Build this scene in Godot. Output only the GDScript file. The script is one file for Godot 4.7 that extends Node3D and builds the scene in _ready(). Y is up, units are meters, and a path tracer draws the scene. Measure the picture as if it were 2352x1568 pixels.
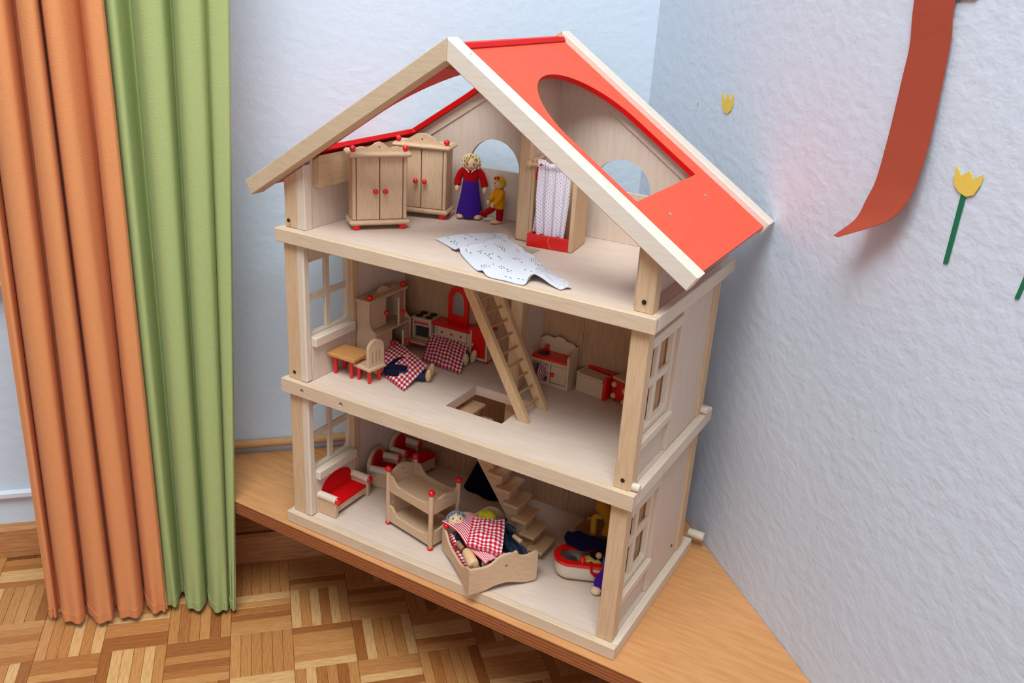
extends Node3D
# A wooden doll's house on a low corner shelf in a playroom: metres, y up, origin at the house's front left bottom corner.

const H1 := 0.0204   # top of the lowest floor
const H2 := 0.265    # top of the middle floor
const H3 := 0.5089   # top of the attic floor
const FLOOR := -0.24 # room floor
const K := Vector3(0.308, 0.0, -0.653)  # the room corner (walls run at 45 degrees to the house)

var used := {}
var mats := {}
var rng := RandomNumberGenerator.new()

func _ready() -> void:
	rng.seed = 7
	setup_view()
	setup_light()
	make_room()
	make_floor_strips()
	make_table()
	make_curtains()
	make_house()
	make_wall_papers()
	attic_things()
	middle_things()
	ground_things()

# ------------------------------------------------------------------ view and light
func setup_view() -> void:
	var cam := Camera3D.new()
	cam.name = "camera"
	cam.fov = 41.6855
	cam.near = 0.02
	cam.far = 30.0
	cam.basis = Basis.from_euler(Vector3(deg_to_rad(-22.4525), deg_to_rad(28.6728), deg_to_rad(3.5273)), EULER_ORDER_YXZ)
	cam.position = Vector3(0.92566, 0.87665, 0.94403)
	add_child(cam)
	cam.current = true

func setup_light() -> void:
	var env := Environment.new()
	env.background_mode = Environment.BG_SKY
	var sky := Sky.new()
	var ps := ProceduralSkyMaterial.new()
	ps.sky_top_color = Color(0.55, 0.68, 0.9)
	ps.sky_horizon_color = Color(0.85, 0.9, 0.97)
	ps.ground_bottom_color = Color(0.35, 0.34, 0.32)
	ps.ground_horizon_color = Color(0.75, 0.77, 0.8)
	ps.sky_energy_multiplier = 1.0
	sky.sky_material = ps
	env.sky = sky
	env.tonemap_mode = Environment.TONE_MAPPER_LINEAR
	env.tonemap_exposure = 0.88
	env.sdfgi_enabled = true
	env.ssao_enabled = true
	env.ssil_enabled = true
	var we := WorldEnvironment.new()
	we.name = "world"
	we.environment = env
	add_child(we)
	# unseen panel added in place of flash bounced off the ceiling, with area light
	bounce_panel(1.65, 1.0, 1.5, 1.5, 11.5)
	# fill light added just inside an unseen window in the far wall
	var al := AreaLight3D.new()
	al.name = "window_fill"
	al.area_size = Vector2(2.0, 1.3)
	al.light_color = Color(0.88, 0.94, 1.0)
	al.light_energy = 2.4
	al.area_range = 12.0
	al.shadow_enabled = true
	al.position = room_at(3.96, 2.0, 1.35)
	al.basis = Basis(Vector3.UP, deg_to_rad(45.0))   # shines along -a, towards the left wall
	add_child(al)

func bounce_panel(a: float, b: float, w: float, d: float, e: float) -> void:
	var al := AreaLight3D.new()
	al.name = "added_bounce_glow"
	al.area_size = Vector2(w, d)
	al.light_color = Color(0.91, 0.965, 1.0)
	al.light_energy = e
	al.area_range = 12.0
	al.shadow_enabled = true
	al.basis = Basis(Vector3.UP, deg_to_rad(-45.0)) * Basis(Vector3.RIGHT, deg_to_rad(-90.0))
	al.position = room_at(a, b, HT - 0.06)
	add_child(al)
	var t := thing("added_bounce_panel", "square white glowing panel added overhead in place of bounced flash", "ceiling light", room_at(a, b, HT - 0.055), -45.0)
	var st := ST()
	rbox(st, Vector3(0, 0.0275, 0), Vector3(w + 0.06, 0.055, d + 0.06), 0.004)
	part(t, "frame", st, plain("panel_white", Color(0.9, 0.9, 0.9), 0.5))
	st = ST()
	rbox(st, Vector3(0, -0.0005, 0), Vector3(w, 0.002, d), 0.0)
	var gm := StandardMaterial3D.new()
	gm.albedo_color = Color(0.9, 0.9, 0.9)
	gm.emission_enabled = true
	gm.emission = Color(1, 0.98, 0.96)
	gm.emission_energy_multiplier = 0.6
	part(t, "diffuser", st, gm)

# ------------------------------------------------------------------ nodes
func numbered(n: String) -> String:
	if not used.has(n):
		used[n] = 0
		return n
	used[n] += 1
	return "%s_%03d" % [n, used[n]]

func room_at(a: float, b: float, y: float) -> Vector3:   # a along the right wall, b along the left wall, y above the floor
	var s := sqrt(0.5)
	return Vector3(K.x + (a - b) * s, FLOOR + y, K.z + (a + b) * s)

func thing(n: String, label: String, category: String, at := Vector3.ZERO, deg := 0.0, group := "") -> Node3D:
	var o := Node3D.new()
	o.name = numbered(n)
	o.position = at
	o.rotation.y = deg_to_rad(deg)
	tag(o, label, category, group)
	add_child(o)
	return o

func tag(o: Node, label: String, category: String, group := "") -> void:
	o.set_meta("label", label)
	o.set_meta("category", category)
	if group != "":
		o.set_meta("group", group)

func part(parent: Node, n: String, st: SurfaceTool, m: Material, label := "") -> MeshInstance3D:
	st.generate_normals()
	var o := MeshInstance3D.new()
	o.name = n
	o.mesh = st.commit()
	o.set_surface_override_material(0, m)
	if label != "":
		o.set_meta("label", label)
	parent.add_child(o, true)
	return o

func structure(n: String, st: SurfaceTool, m: Material, label := "") -> MeshInstance3D:
	var o := part(self, n, st, m, label)
	o.set_meta("kind", "structure")
	return o

func copy_of(o: Node3D, label: String, at: Vector3, deg: float) -> Node3D:
	var c: Node3D = o.duplicate()
	c.name = numbered(String(o.name))
	c.position = at
	c.rotation.y = deg_to_rad(deg)
	c.set_meta("label", label)
	add_child(c)
	return c

# ------------------------------------------------------------------ shapes
func ST() -> SurfaceTool:
	var st := SurfaceTool.new()
	st.begin(Mesh.PRIMITIVE_TRIANGLES)
	return st

func tri(st: SurfaceTool, a: Vector3, b: Vector3, c: Vector3, g := -1) -> void:   # counter-clockwise seen from outside
	st.set_smooth_group(g)
	st.add_vertex(a)
	st.add_vertex(c)
	st.add_vertex(b)

func quad(st: SurfaceTool, a: Vector3, b: Vector3, c: Vector3, d: Vector3, g := -1) -> void:
	tri(st, a, b, c, g)
	tri(st, a, c, d, g)

func otri(st: SurfaceTool, a: Vector3, b: Vector3, c: Vector3, o: Vector3, g := -1) -> void:
	if (b - a).cross(c - a).dot((a + b + c) / 3.0 - o) < 0.0:
		tri(st, a, c, b, g)
	else:
		tri(st, a, b, c, g)

func oquad(st: SurfaceTool, a: Vector3, b: Vector3, c: Vector3, d: Vector3, o: Vector3, g := -1) -> void:
	otri(st, a, b, c, o, g)
	otri(st, a, c, d, o, g)

func rbox(st: SurfaceTool, c: Vector3, s: Vector3, b := 0.0, xf := Transform3D()) -> void:   # a box with chamfered edges
	var h := s * 0.5
	b = minf(b, minf(h.x, minf(h.y, h.z)) * 0.8)
	var o := xf * c
	if b <= 0.0:
		for k in 3:
			for sg in [-1.0, 1.0]:
				var q := []
				for uv in [[-1, -1], [1, -1], [1, 1], [-1, 1]]:
					var v := Vector3.ZERO
					v[k] = sg * h[k]
					v[(k + 1) % 3] = uv[0] * h[(k + 1) % 3]
					v[(k + 2) % 3] = uv[1] * h[(k + 2) % 3]
					q.append(xf * (c + v))
				oquad(st, q[0], q[1], q[2], q[3], o)
		return
	var P := func(sx: float, sy: float, sz: float, k: int) -> Vector3:
		var v := Vector3(sx * (h.x - b), sy * (h.y - b), sz * (h.z - b))
		v[k] = [sx, sy, sz][k] * h[k]
		return xf * (c + v)
	for k in 3:
		var i := (k + 1) % 3
		var j := (k + 2) % 3
		for sg in [-1.0, 1.0]:
			var q := []
			for uv in [[-1.0, -1.0], [1.0, -1.0], [1.0, 1.0], [-1.0, 1.0]]:
				var sn := [0.0, 0.0, 0.0]
				sn[k] = sg
				sn[i] = uv[0]
				sn[j] = uv[1]
				q.append(P.call(sn[0], sn[1], sn[2], k))
			oquad(st, q[0], q[1], q[2], q[3], o)
			for sh in [-1.0, 1.0]:   # edge between faces i and j, running along k
				var e := []
				for t in [[-1.0, i], [-1.0, j], [1.0, j], [1.0, i]]:
					var sn := [0.0, 0.0, 0.0]
					sn[i] = sg
					sn[j] = sh
					sn[k] = t[0]
					e.append(P.call(sn[0], sn[1], sn[2], t[1]))
				oquad(st, e[0], e[1], e[2], e[3], o)
	for sx in [-1.0, 1.0]:
		for sy in [-1.0, 1.0]:
			for sz in [-1.0, 1.0]:
				otri(st, P.call(sx, sy, sz, 0), P.call(sx, sy, sz, 1), P.call(sx, sy, sz, 2), o)

func bx(st: SurfaceTool, x0: float, x1: float, y0: float, y1: float, z0: float, z1: float, b := 0.0006) -> void:
	rbox(st, Vector3((x0 + x1) / 2, (y0 + y1) / 2, (z0 + z1) / 2), Vector3(absf(x1 - x0), absf(y1 - y0), absf(z1 - z0)), b)

func inset(poly: PackedVector2Array, d: float) -> PackedVector2Array:   # poly counter-clockwise
	var n := poly.size()
	var out := PackedVector2Array()
	for i in n:
		var e0 := (poly[i] - poly[(i + n - 1) % n]).normalized()
		var e1 := (poly[(i + 1) % n] - poly[i]).normalized()
		var m := (Vector2(-e0.y, e0.x) + Vector2(-e1.y, e1.x))
		var l := m.length()
		m = m / l if l > 0.001 else Vector2(-e0.y, e0.x)
		var k := maxf(0.4, m.dot(Vector2(-e0.y, e0.x)))
		out.append(poly[i] + m * d / k)
	return out

func prism(st: SurfaceTool, poly_in: PackedVector2Array, z0: float, z1: float, b := 0.0005, xf := Transform3D(), g := -1) -> void:   # polygon in x, y drawn out along z
	var poly := PackedVector2Array()
	for p in poly_in:
		if poly.is_empty() or poly[poly.size() - 1].distance_to(p) > 1e-6:
			poly.append(p)
	if poly.size() > 2 and poly[0].distance_to(poly[poly.size() - 1]) < 1e-6:
		poly.remove_at(poly.size() - 1)
	if Geometry2D.is_polygon_clockwise(poly):
		poly.reverse()
	var small := inset(poly, b) if b > 0.0 else poly
	var ix := Geometry2D.triangulate_polygon(small)
	if ix.is_empty():
		small = poly
		ix = Geometry2D.triangulate_polygon(poly)
	var n := poly.size()
	for k in range(0, ix.size(), 3):
		var a := small[ix[k]]
		var c := small[ix[k + 1]]
		var e := small[ix[k + 2]]
		if (c - a).cross(e - a) < 0.0:
			var t := c
			c = e
			e = t
		tri(st, xf * Vector3(a.x, a.y, z1), xf * Vector3(c.x, c.y, z1), xf * Vector3(e.x, e.y, z1))
		tri(st, xf * Vector3(a.x, a.y, z0), xf * Vector3(e.x, e.y, z0), xf * Vector3(c.x, c.y, z0))
	for i in n:
		var j := (i + 1) % n
		var a0 := xf * Vector3(poly[i].x, poly[i].y, z0 + b)
		var a1 := xf * Vector3(poly[i].x, poly[i].y, z1 - b)
		var c0 := xf * Vector3(poly[j].x, poly[j].y, z0 + b)
		var c1 := xf * Vector3(poly[j].x, poly[j].y, z1 - b)
		quad(st, a0, c0, c1, a1, g)
		if b > 0.0:
			quad(st, a1, c1, xf * Vector3(small[j].x, small[j].y, z1), xf * Vector3(small[i].x, small[i].y, z1))
			quad(st, xf * Vector3(small[i].x, small[i].y, z0), xf * Vector3(small[j].x, small[j].y, z0), c0, a0)

func holed(outer: PackedVector2Array, holes: Array) -> Array:   # splits a board with holes into boards without
	var list: Array = [outer]
	for h in holes:
		var lo := INF
		var hi := -INF
		for p in h:
			lo = minf(lo, p.x)
			hi = maxf(hi, p.x)
		var m := (lo + hi) / 2
		var next: Array = []
		for poly in list:
			for side in [[-9.0, m], [m, 9.0]]:
				var half := PackedVector2Array([Vector2(side[0], -9), Vector2(side[1], -9), Vector2(side[1], 9), Vector2(side[0], 9)])
				for q in Geometry2D.intersect_polygons(poly, half):
					for w in Geometry2D.clip_polygons(q, h):
						if not Geometry2D.is_polygon_clockwise(w):
							next.append(w)
		list = next
	return list

func holed_prism(st: SurfaceTool, outer: PackedVector2Array, holes: Array, z0: float, z1: float, xf := Transform3D()) -> void:
	for q in holed(outer, holes):
		prism(st, q, z0, z1, 0.0, xf)

func arc(c: Vector2, r: Vector2, a0: float, a1: float, n: int) -> PackedVector2Array:
	var out := PackedVector2Array()
	for i in n + 1:
		var t := deg_to_rad(lerpf(a0, a1, float(i) / n))
		out.append(c + Vector2(cos(t) * r.x, sin(t) * r.y))
	return out

func smooth_line(pts: Array, per := 6, closed := false) -> Array:   # Catmull-Rom through 2D or 3D points
	var out := []
	var n := pts.size()
	var last := n if closed else n - 1
	for i in last:
		var p0 = pts[(i - 1 + n) % n] if closed or i > 0 else pts[0] * 2.0 - pts[1]
		var p1 = pts[i]
		var p2 = pts[(i + 1) % n]
		var p3 = pts[(i + 2) % n] if closed or i + 2 < n else p2 * 2.0 - p1
		for k in per:
			var t := float(k) / per
			out.append(0.5 * (2.0 * p1 + (p2 - p0) * t + (2.0 * p0 - 5.0 * p1 + 4.0 * p2 - p3) * t * t + (3.0 * p1 - p0 - 3.0 * p2 + p3) * t * t * t))
	if not closed:
		out.append(pts[n - 1])
	return out

func curve2(pts: Array, per := 6) -> PackedVector2Array:
	return PackedVector2Array(smooth_line(pts, per))

func lathe(st: SurfaceTool, prof: Array, seg := 20, xf := Transform3D()) -> void:   # prof: Vector2(radius, height) from bottom to top
	var g := 1
	for i in prof.size() - 1:
		if i > 0:
			var d0: Vector2 = prof[i] - prof[i - 1]
			var d1: Vector2 = prof[i + 1] - prof[i]
			if absf(d0.angle_to(d1)) > 0.7:
				g += 1
		for k in seg:
			var a0 := TAU * k / seg
			var a1 := TAU * (k + 1) / seg
			var v := func(p: Vector2, a: float) -> Vector3: return xf * Vector3(p.x * cos(a), p.y, -p.x * sin(a))
			var a: Vector3 = v.call(prof[i], a0)
			var b: Vector3 = v.call(prof[i], a1)
			var c: Vector3 = v.call(prof[i + 1], a1)
			var d: Vector3 = v.call(prof[i + 1], a0)
			if prof[i].x > 1e-7:
				tri(st, a, b, c, g)
			if prof[i + 1].x > 1e-7:
				tri(st, a, c, d, g)

func ball(st: SurfaceTool, c: Vector3, r: Vector3, basis := Basis(), rings := 12, seg := 18) -> void:
	var prof := []
	for i in rings + 1:
		var t := -PI / 2 + PI * i / rings
		prof.append(Vector2(maxf(0.0, cos(t)), sin(t)) if i > 0 and i < rings else Vector2(0, sin(t)))
	lathe(st, prof, seg, Transform3D(basis.scaled_local(r), c))

func rod(st: SurfaceTool, a: Vector3, b: Vector3, r0: float, r1 := -1.0, seg := 12, round_end := 0.0) -> void:
	if r1 < 0.0:
		r1 = r0
	var d := b - a
	var y := d.normalized()
	var x := y.cross(Vector3.FORWARD if absf(y.dot(Vector3.FORWARD)) < 0.9 else Vector3.RIGHT).normalized()
	var xf := Transform3D(Basis(x, y, x.cross(y)), a)
	var l := d.length()
	var e := minf(round_end, l * 0.45)
	if e > 0.0:
		lathe(st, [Vector2(0, 0), Vector2(r0 - e, 0), Vector2(r0 - e * 0.3, e * 0.3), Vector2(r0, e), Vector2(r1, l - e), Vector2(r1 - e * 0.3, l - e * 0.3), Vector2(r1 - e, l), Vector2(0, l)], seg, xf)
	else:
		lathe(st, [Vector2(0, 0), Vector2(r0, 0), Vector2(r1, l), Vector2(0, l)], seg, xf)

func tube(st: SurfaceTool, pts: Array, radii: Array, seg := 10) -> void:   # a smooth tube through points
	var n := pts.size()
	var x := Vector3.ZERO
	var ring := []
	for i in n:
		var d: Vector3 = (pts[mini(i + 1, n - 1)] - pts[maxi(i - 1, 0)]).normalized()
		if x == Vector3.ZERO:
			x = d.cross(Vector3.UP if absf(d.y) < 0.9 else Vector3.RIGHT).normalized()
		x = (x - d * x.dot(d)).normalized()
		var y := d.cross(x)
		var r: float = radii[mini(i, radii.size() - 1)]
		var row := []
		for k in seg:
			var t := TAU * k / seg
			row.append(pts[i] + (x * cos(t) + y * sin(t)) * r)
		ring.append(row)
	for i in n - 1:
		for k in seg:
			var j := (k + 1) % seg
			quad(st, ring[i][k], ring[i][j], ring[i + 1][j], ring[i + 1][k], 1)
	for k in seg:
		var j := (k + 1) % seg
		tri(st, pts[0], ring[0][j], ring[0][k], 2)
		tri(st, pts[n - 1], ring[n - 1][k], ring[n - 1][j], 3)

func sheet(st: SurfaceTool, f: Callable, nu: int, nv: int, th: float, uvs := Vector2.ONE) -> void:   # a cloth with thickness; f(u, v) is its middle
	var p := []
	for j in nv + 1:
		var row := []
		for i in nu + 1:
			row.append(f.call(float(i) / nu, float(j) / nv))
		p.append(row)
	var top := []
	var low := []
	for j in nv + 1:
		var rt := []
		var rl := []
		for i in nu + 1:
			var du: Vector3 = p[j][mini(i + 1, nu)] - p[j][maxi(i - 1, 0)]
			var dv: Vector3 = p[mini(j + 1, nv)][i] - p[maxi(j - 1, 0)][i]
			var n := du.cross(dv).normalized() * th * 0.5
			rt.append(p[j][i] + n)
			rl.append(p[j][i] - n)
		top.append(rt)
		low.append(rl)
	var uv := func(i: int, j: int) -> Vector2: return Vector2(float(i) / nu * uvs.x, float(j) / nv * uvs.y)
	var q := func(a: Vector3, b: Vector3, c: Vector3, d: Vector3, ua: Vector2, ub: Vector2, uc: Vector2, ud: Vector2, g: int) -> void:
		st.set_smooth_group(g)
		for t in [[a, ua], [c, uc], [b, ub], [a, ua], [d, ud], [c, uc]]:
			st.set_uv(t[1])
			st.add_vertex(t[0])
	for j in nv:
		for i in nu:
			q.call(top[j][i], top[j][i + 1], top[j + 1][i + 1], top[j + 1][i], uv.call(i, j), uv.call(i + 1, j), uv.call(i + 1, j + 1), uv.call(i, j + 1), 1)
			q.call(low[j][i], low[j + 1][i], low[j + 1][i + 1], low[j][i + 1], uv.call(i, j), uv.call(i, j + 1), uv.call(i + 1, j + 1), uv.call(i + 1, j), 2)
	for i in nu:
		q.call(low[0][i], low[0][i + 1], top[0][i + 1], top[0][i], uv.call(i, 0), uv.call(i + 1, 0), uv.call(i + 1, 0), uv.call(i, 0), 3)
		q.call(top[nv][i], top[nv][i + 1], low[nv][i + 1], low[nv][i], uv.call(i, nv), uv.call(i + 1, nv), uv.call(i + 1, nv), uv.call(i, nv), 4)
	for j in nv:
		q.call(top[j][0], top[j + 1][0], low[j + 1][0], low[j][0], uv.call(0, j), uv.call(0, j + 1), uv.call(0, j + 1), uv.call(0, j), 5)
		q.call(low[j][nu], low[j + 1][nu], top[j + 1][nu], top[j][nu], uv.call(nu, j), uv.call(nu, j + 1), uv.call(nu, j + 1), uv.call(nu, j), 6)

# ------------------------------------------------------------------ materials
func plain(n: String, c: Color, rough := 0.6, spec := 0.5) -> StandardMaterial3D:
	if mats.has(n):
		return mats[n]
	var m := StandardMaterial3D.new()
	m.resource_name = n
	m.albedo_color = c
	m.roughness = rough
	m.metallic_specular = spec
	mats[n] = m
	return m

func wood(n: String, light: Color, dark: Color, axis: int, across := 45.0, along := 4.0, rough := 0.55, streak := 0.035) -> StandardMaterial3D:
	var key := "%s_%d" % [n, axis]
	if mats.has(key):
		return mats[key]
	var tex: NoiseTexture2D
	if mats.has(n + "_tex"):
		tex = mats[n + "_tex"]
	else:
		tex = NoiseTexture2D.new()
		tex.width = 512
		tex.height = 512
		tex.seamless = true
		var fn := FastNoiseLite.new()
		fn.noise_type = FastNoiseLite.TYPE_SIMPLEX_SMOOTH
		fn.seed = hash(n) % 1000
		fn.frequency = streak * 0.5
		fn.fractal_octaves = 4
		fn.fractal_gain = 0.6
		tex.noise = fn
		var ramp := Gradient.new()
		ramp.set_color(0, dark)
		ramp.set_color(1, light)
		ramp.set_offset(0, 0.12)
		ramp.set_offset(1, 0.7)
		tex.color_ramp = ramp
		mats[n + "_tex"] = tex
	var m := StandardMaterial3D.new()
	m.resource_name = key
	m.albedo_texture = tex
	m.uv1_triplanar = true
	m.uv1_triplanar_sharpness = 8.0
	var s := Vector3.ONE * across * 0.5
	s[axis] = along * 0.5
	m.uv1_scale = s
	m.uv1_offset = Vector3(0.31, 0.17, 0.53)
	m.roughness = rough
	m.metallic_specular = 0.35
	mats[key] = m
	return m

func ply(axis: int) -> StandardMaterial3D:      # pale plywood of the floors and panels
	return wood("birch_plywood", Color(0.85, 0.76, 0.685), Color(0.825, 0.725, 0.64), axis, 30.0, 3.0)
func rail(axis: int) -> StandardMaterial3D:     # solid wood of the edge strips
	return wood("maple_strip", Color(0.85, 0.745, 0.63), Color(0.815, 0.70, 0.575), axis, 40.0, 4.0)
func post(axis: int) -> StandardMaterial3D:
	return wood("pine_post", Color(0.84, 0.70, 0.55), Color(0.80, 0.645, 0.49), axis, 40.0, 4.0)
func pale(axis: int) -> StandardMaterial3D:
	return wood("lime_wood", Color(0.87, 0.79, 0.70), Color(0.845, 0.755, 0.66), axis, 40.0, 4.0)
func beech(axis: int) -> StandardMaterial3D:
	return wood("beech", Color(0.835, 0.695, 0.56), Color(0.79, 0.635, 0.49), axis, 70.0, 9.0)
func red() -> StandardMaterial3D:
	if not mats.has("red_lacquer"):
		var m := plain("red_lacquer", Color(0.87, 0.03, 0.03), 0.32)
		m.clearcoat_enabled = true
		m.clearcoat = 0.3
		m.clearcoat_roughness = 0.25
	return mats["red_lacquer"]
func felt(n: String, c: Color) -> StandardMaterial3D:
	if not mats.has(n):
		var m := plain(n, c, 0.95, 0.2)
		m.rim_enabled = true
		m.rim = 0.3
		m.normal_enabled = true
		m.normal_texture = fine_normal()
		m.normal_scale = 0.5
		m.uv1_triplanar = true
		m.uv1_scale = Vector3.ONE * 30.0
	return mats[n]

func fine_normal() -> NoiseTexture2D:
	if not mats.has("fine_normal"):
		var t := NoiseTexture2D.new()
		t.width = 256
		t.height = 256
		t.seamless = true
		t.as_normal_map = true
		t.bump_strength = 4.0
		var fn := FastNoiseLite.new()
		fn.frequency = 0.08
		fn.fractal_octaves = 3
		t.noise = fn
		mats["fine_normal"] = t
	return mats["fine_normal"]

func image_mat(n: String, im: Image, rough := 0.9) -> StandardMaterial3D:
	var m := plain(n, Color.WHITE, rough, 0.25)
	m.albedo_texture = ImageTexture.create_from_image(im)
	return m

func gingham(n: String, c: Color, cells: int) -> StandardMaterial3D:   # red and white check weave
	if mats.has(n):
		return mats[n]
	var size := cells * 16
	var im := Image.create(size, size, false, Image.FORMAT_RGB8)
	var mid := c.lerp(Color(0.93, 0.9, 0.9), 0.5)
	for y in size:
		for x in size:
			var a := (x / 8) % 2 == 0
			var b := (y / 8) % 2 == 0
			var col := c if a and b else (Color(0.94, 0.91, 0.91) if not a and not b else mid)
			if col == mid:
				col = mid.lerp(c, 0.3 if (x + y) % 2 == 0 else -0.2)
			im.set_pixel(x, y, col)
	return image_mat(n, im)

func stripes(n: String, c: Color, bands: int) -> StandardMaterial3D:
	if mats.has(n):
		return mats[n]
	var im := Image.create(bands * 8, 8, false, Image.FORMAT_RGB8)
	for x in bands * 8:
		var k := x % 8
		var col := c if k < 3 else (Color(0.93, 0.86, 0.86) if k > 3 and k < 7 else c.lerp(Color(0.93, 0.86, 0.86), 0.5))
		for y in 8:
			im.set_pixel(x, y, col)
	return image_mat(n, im)

# ------------------------------------------------------------------ the room
func plaster(n: String, c: Color) -> StandardMaterial3D:
	if mats.has(n):
		return mats[n]
	var m := plain(n, c, 0.9, 0.25)
	var t: NoiseTexture2D
	if mats.has("plaster_normal"):
		t = mats["plaster_normal"]
	else:
		t = NoiseTexture2D.new()
		t.width = 1024
		t.height = 1024
		t.seamless = true
		t.as_normal_map = true
		t.bump_strength = 9.0
		var fn := FastNoiseLite.new()
		fn.seed = 5
		fn.frequency = 0.012
		fn.fractal_octaves = 5
		fn.fractal_gain = 0.55
		t.noise = fn
		mats["plaster_normal"] = t
	m.normal_enabled = true
	m.normal_texture = t
	m.normal_scale = 0.28
	m.uv1_triplanar = true
	m.uv1_scale = Vector3(2.4, 3.4, 2.4)
	return m

func room_piece(n: String, boxes: Array, m: Material, bevel := 0.0) -> MeshInstance3D:   # boxes [a0, a1, y0, y1, b0, b1] in the room's own axes
	var st := ST()
	for q in boxes:
		bx(st, q[0], q[1], q[2], q[3], q[4], q[5], bevel)
	var o := structure(n, st, m)
	o.position = Vector3(K.x, FLOOR, K.z)
	o.rotation.y = deg_to_rad(-45.0)
	return o

const A1 := 4.0
const B1 := 4.4
const HT := 3.0
const NICHE := 0.98

func make_room() -> void:
	var pl := plaster("plaster_left", Color(0.84, 0.87, 0.90))
	var pr := plaster("plaster_right", Color(0.83, 0.85, 0.885))
	var pw := plaster("plaster_plain", Color(0.5, 0.5, 0.5))
	room_piece("wall_left", [[-0.3, 0, 0, HT, -0.2, NICHE], [-0.3, -0.101, 0, HT, NICHE, B1 + 0.2]], pl)
	room_piece("wall_right", [[0, A1 + 0.2, 0, HT, -0.2, 0]], pr)
	room_piece("wall_front", [[0, A1 + 0.2, 0, HT, B1, B1 + 0.2]], pw)
	# the far wall gets an unseen window, added to let in light
	room_piece("wall_back", [[A1, A1 + 0.2, 0, 0.85, 0, B1], [A1, A1 + 0.2, 2.25, HT, 0, B1], [A1, A1 + 0.2, 0.85, 2.25, 0, 0.3], [A1, A1 + 0.2, 0.85, 2.25, 2.4, B1]], pw)
	var win := room_piece("added_window_1", [[A1 + 0.04, A1 + 0.09, 0.85, 0.91, 0.3, 2.4], [A1 + 0.04, A1 + 0.09, 2.19, 2.25, 0.3, 2.4], [A1 + 0.04, A1 + 0.09, 0.91, 2.19, 0.3, 0.36], [A1 + 0.04, A1 + 0.09, 0.91, 2.19, 2.34, 2.4], [A1 + 0.04, A1 + 0.09, 0.91, 2.19, 1.32, 1.38]], plain("window_white", Color(0.88, 0.88, 0.87), 0.4))
	for k in 2:
		var st := ST()
		bx(st, A1 + 0.06, A1 + 0.066, 0.91, 2.19, 0.36 + k * 1.02, 1.32 + k * 1.02, 0.0)
		var g := plain("glass", Color(0.95, 0.97, 1.0, 0.08), 0.05)
		g.transparency = BaseMaterial3D.TRANSPARENCY_ALPHA
		part(win, "pane", st, g)
	room_piece("ceiling", [[-0.3, A1 + 0.2, HT, HT + 0.15, -0.2, B1 + 0.2]], plaster("plaster_ceiling", Color(0.85, 0.85, 0.85)))
	var skirt := wood("skirting_oak", Color(0.80, 0.56, 0.36), Color(0.70, 0.45, 0.26), 2, 30.0, 3.0)
	var st2 := ST()
	for q in [[0.0, 0.02, 0.0, 0.0645, 0.0, NICHE], [-0.101, -0.083, 0.0, 0.067, NICHE, B1]]:
		prism(st2, PackedVector2Array([Vector2(q[0], q[2]), Vector2(q[1], q[2]), Vector2(q[1], q[3] - 0.006), Vector2(q[1] - 0.006, q[3]), Vector2(q[0], q[3])]), q[4], q[5], 0.0008)
	var bb := structure("baseboard_left", st2, skirt)
	bb.position = Vector3(K.x, FLOOR, K.z)
	bb.rotation.y = deg_to_rad(-45.0)
	var sc := ST()
	rod(sc, Vector3(-0.084, 0.051, 1.142), Vector3(-0.0822, 0.051, 1.142), 0.003)
	part(bb, "screw", sc, plain("dark_steel", Color(0.12, 0.11, 0.1), 0.4))
	room_piece("baseboard_right", [[0.02, A1, 0, 0.0645, 0, 0.018]], wood("skirting_oak", Color(0.80, 0.56, 0.36), Color(0.70, 0.45, 0.26), 0, 30.0, 3.0), 0.003)
	# white ledge low in the niche behind the curtains and the window board above it
	room_piece("trim_1", [[-0.101, -0.088, 0.126, 0.1445, NICHE, B1]], plain("trim_white", Color(0.88, 0.885, 0.9), 0.5), 0.005)
	room_piece("trim_2", [[-0.101, -0.06, 0.565, 0.6, NICHE + 0.05, B1]], plain("trim_white", Color(0.88, 0.885, 0.9), 0.5), 0.004)
	# wooden rail on the left wall just above the corner shelf
	var sr := ST()
	rod(sr, Vector3(0.0082, 0.2625, 0.02), Vector3(0.0082, 0.2625, NICHE - 0.01), 0.0082, -1.0, 16, 0.002)
	var rl := structure("trim_3", sr, wood("rail_beech", Color(0.83, 0.63, 0.43), Color(0.77, 0.55, 0.35), 2, 40.0, 4.0))
	rl.position = Vector3(K.x, FLOOR, K.z)
	rl.rotation.y = deg_to_rad(-45.0)

# ------------------------------------------------------------------ the parquet
func to_pixel(p: Vector3) -> Vector2:
	var b := Basis.from_euler(Vector3(deg_to_rad(-22.4525), deg_to_rad(28.6728), deg_to_rad(3.5273)), EULER_ORDER_YXZ)
	var v := b.inverse() * (p - Vector3(0.92566, 0.87665, 0.94403))
	if v.z > -0.05:
		return Vector2(-9999, 0)
	return Vector2(1176 + 2059.26 * v.x / -v.z, 784 - 2059.26 * v.y / -v.z)

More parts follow.
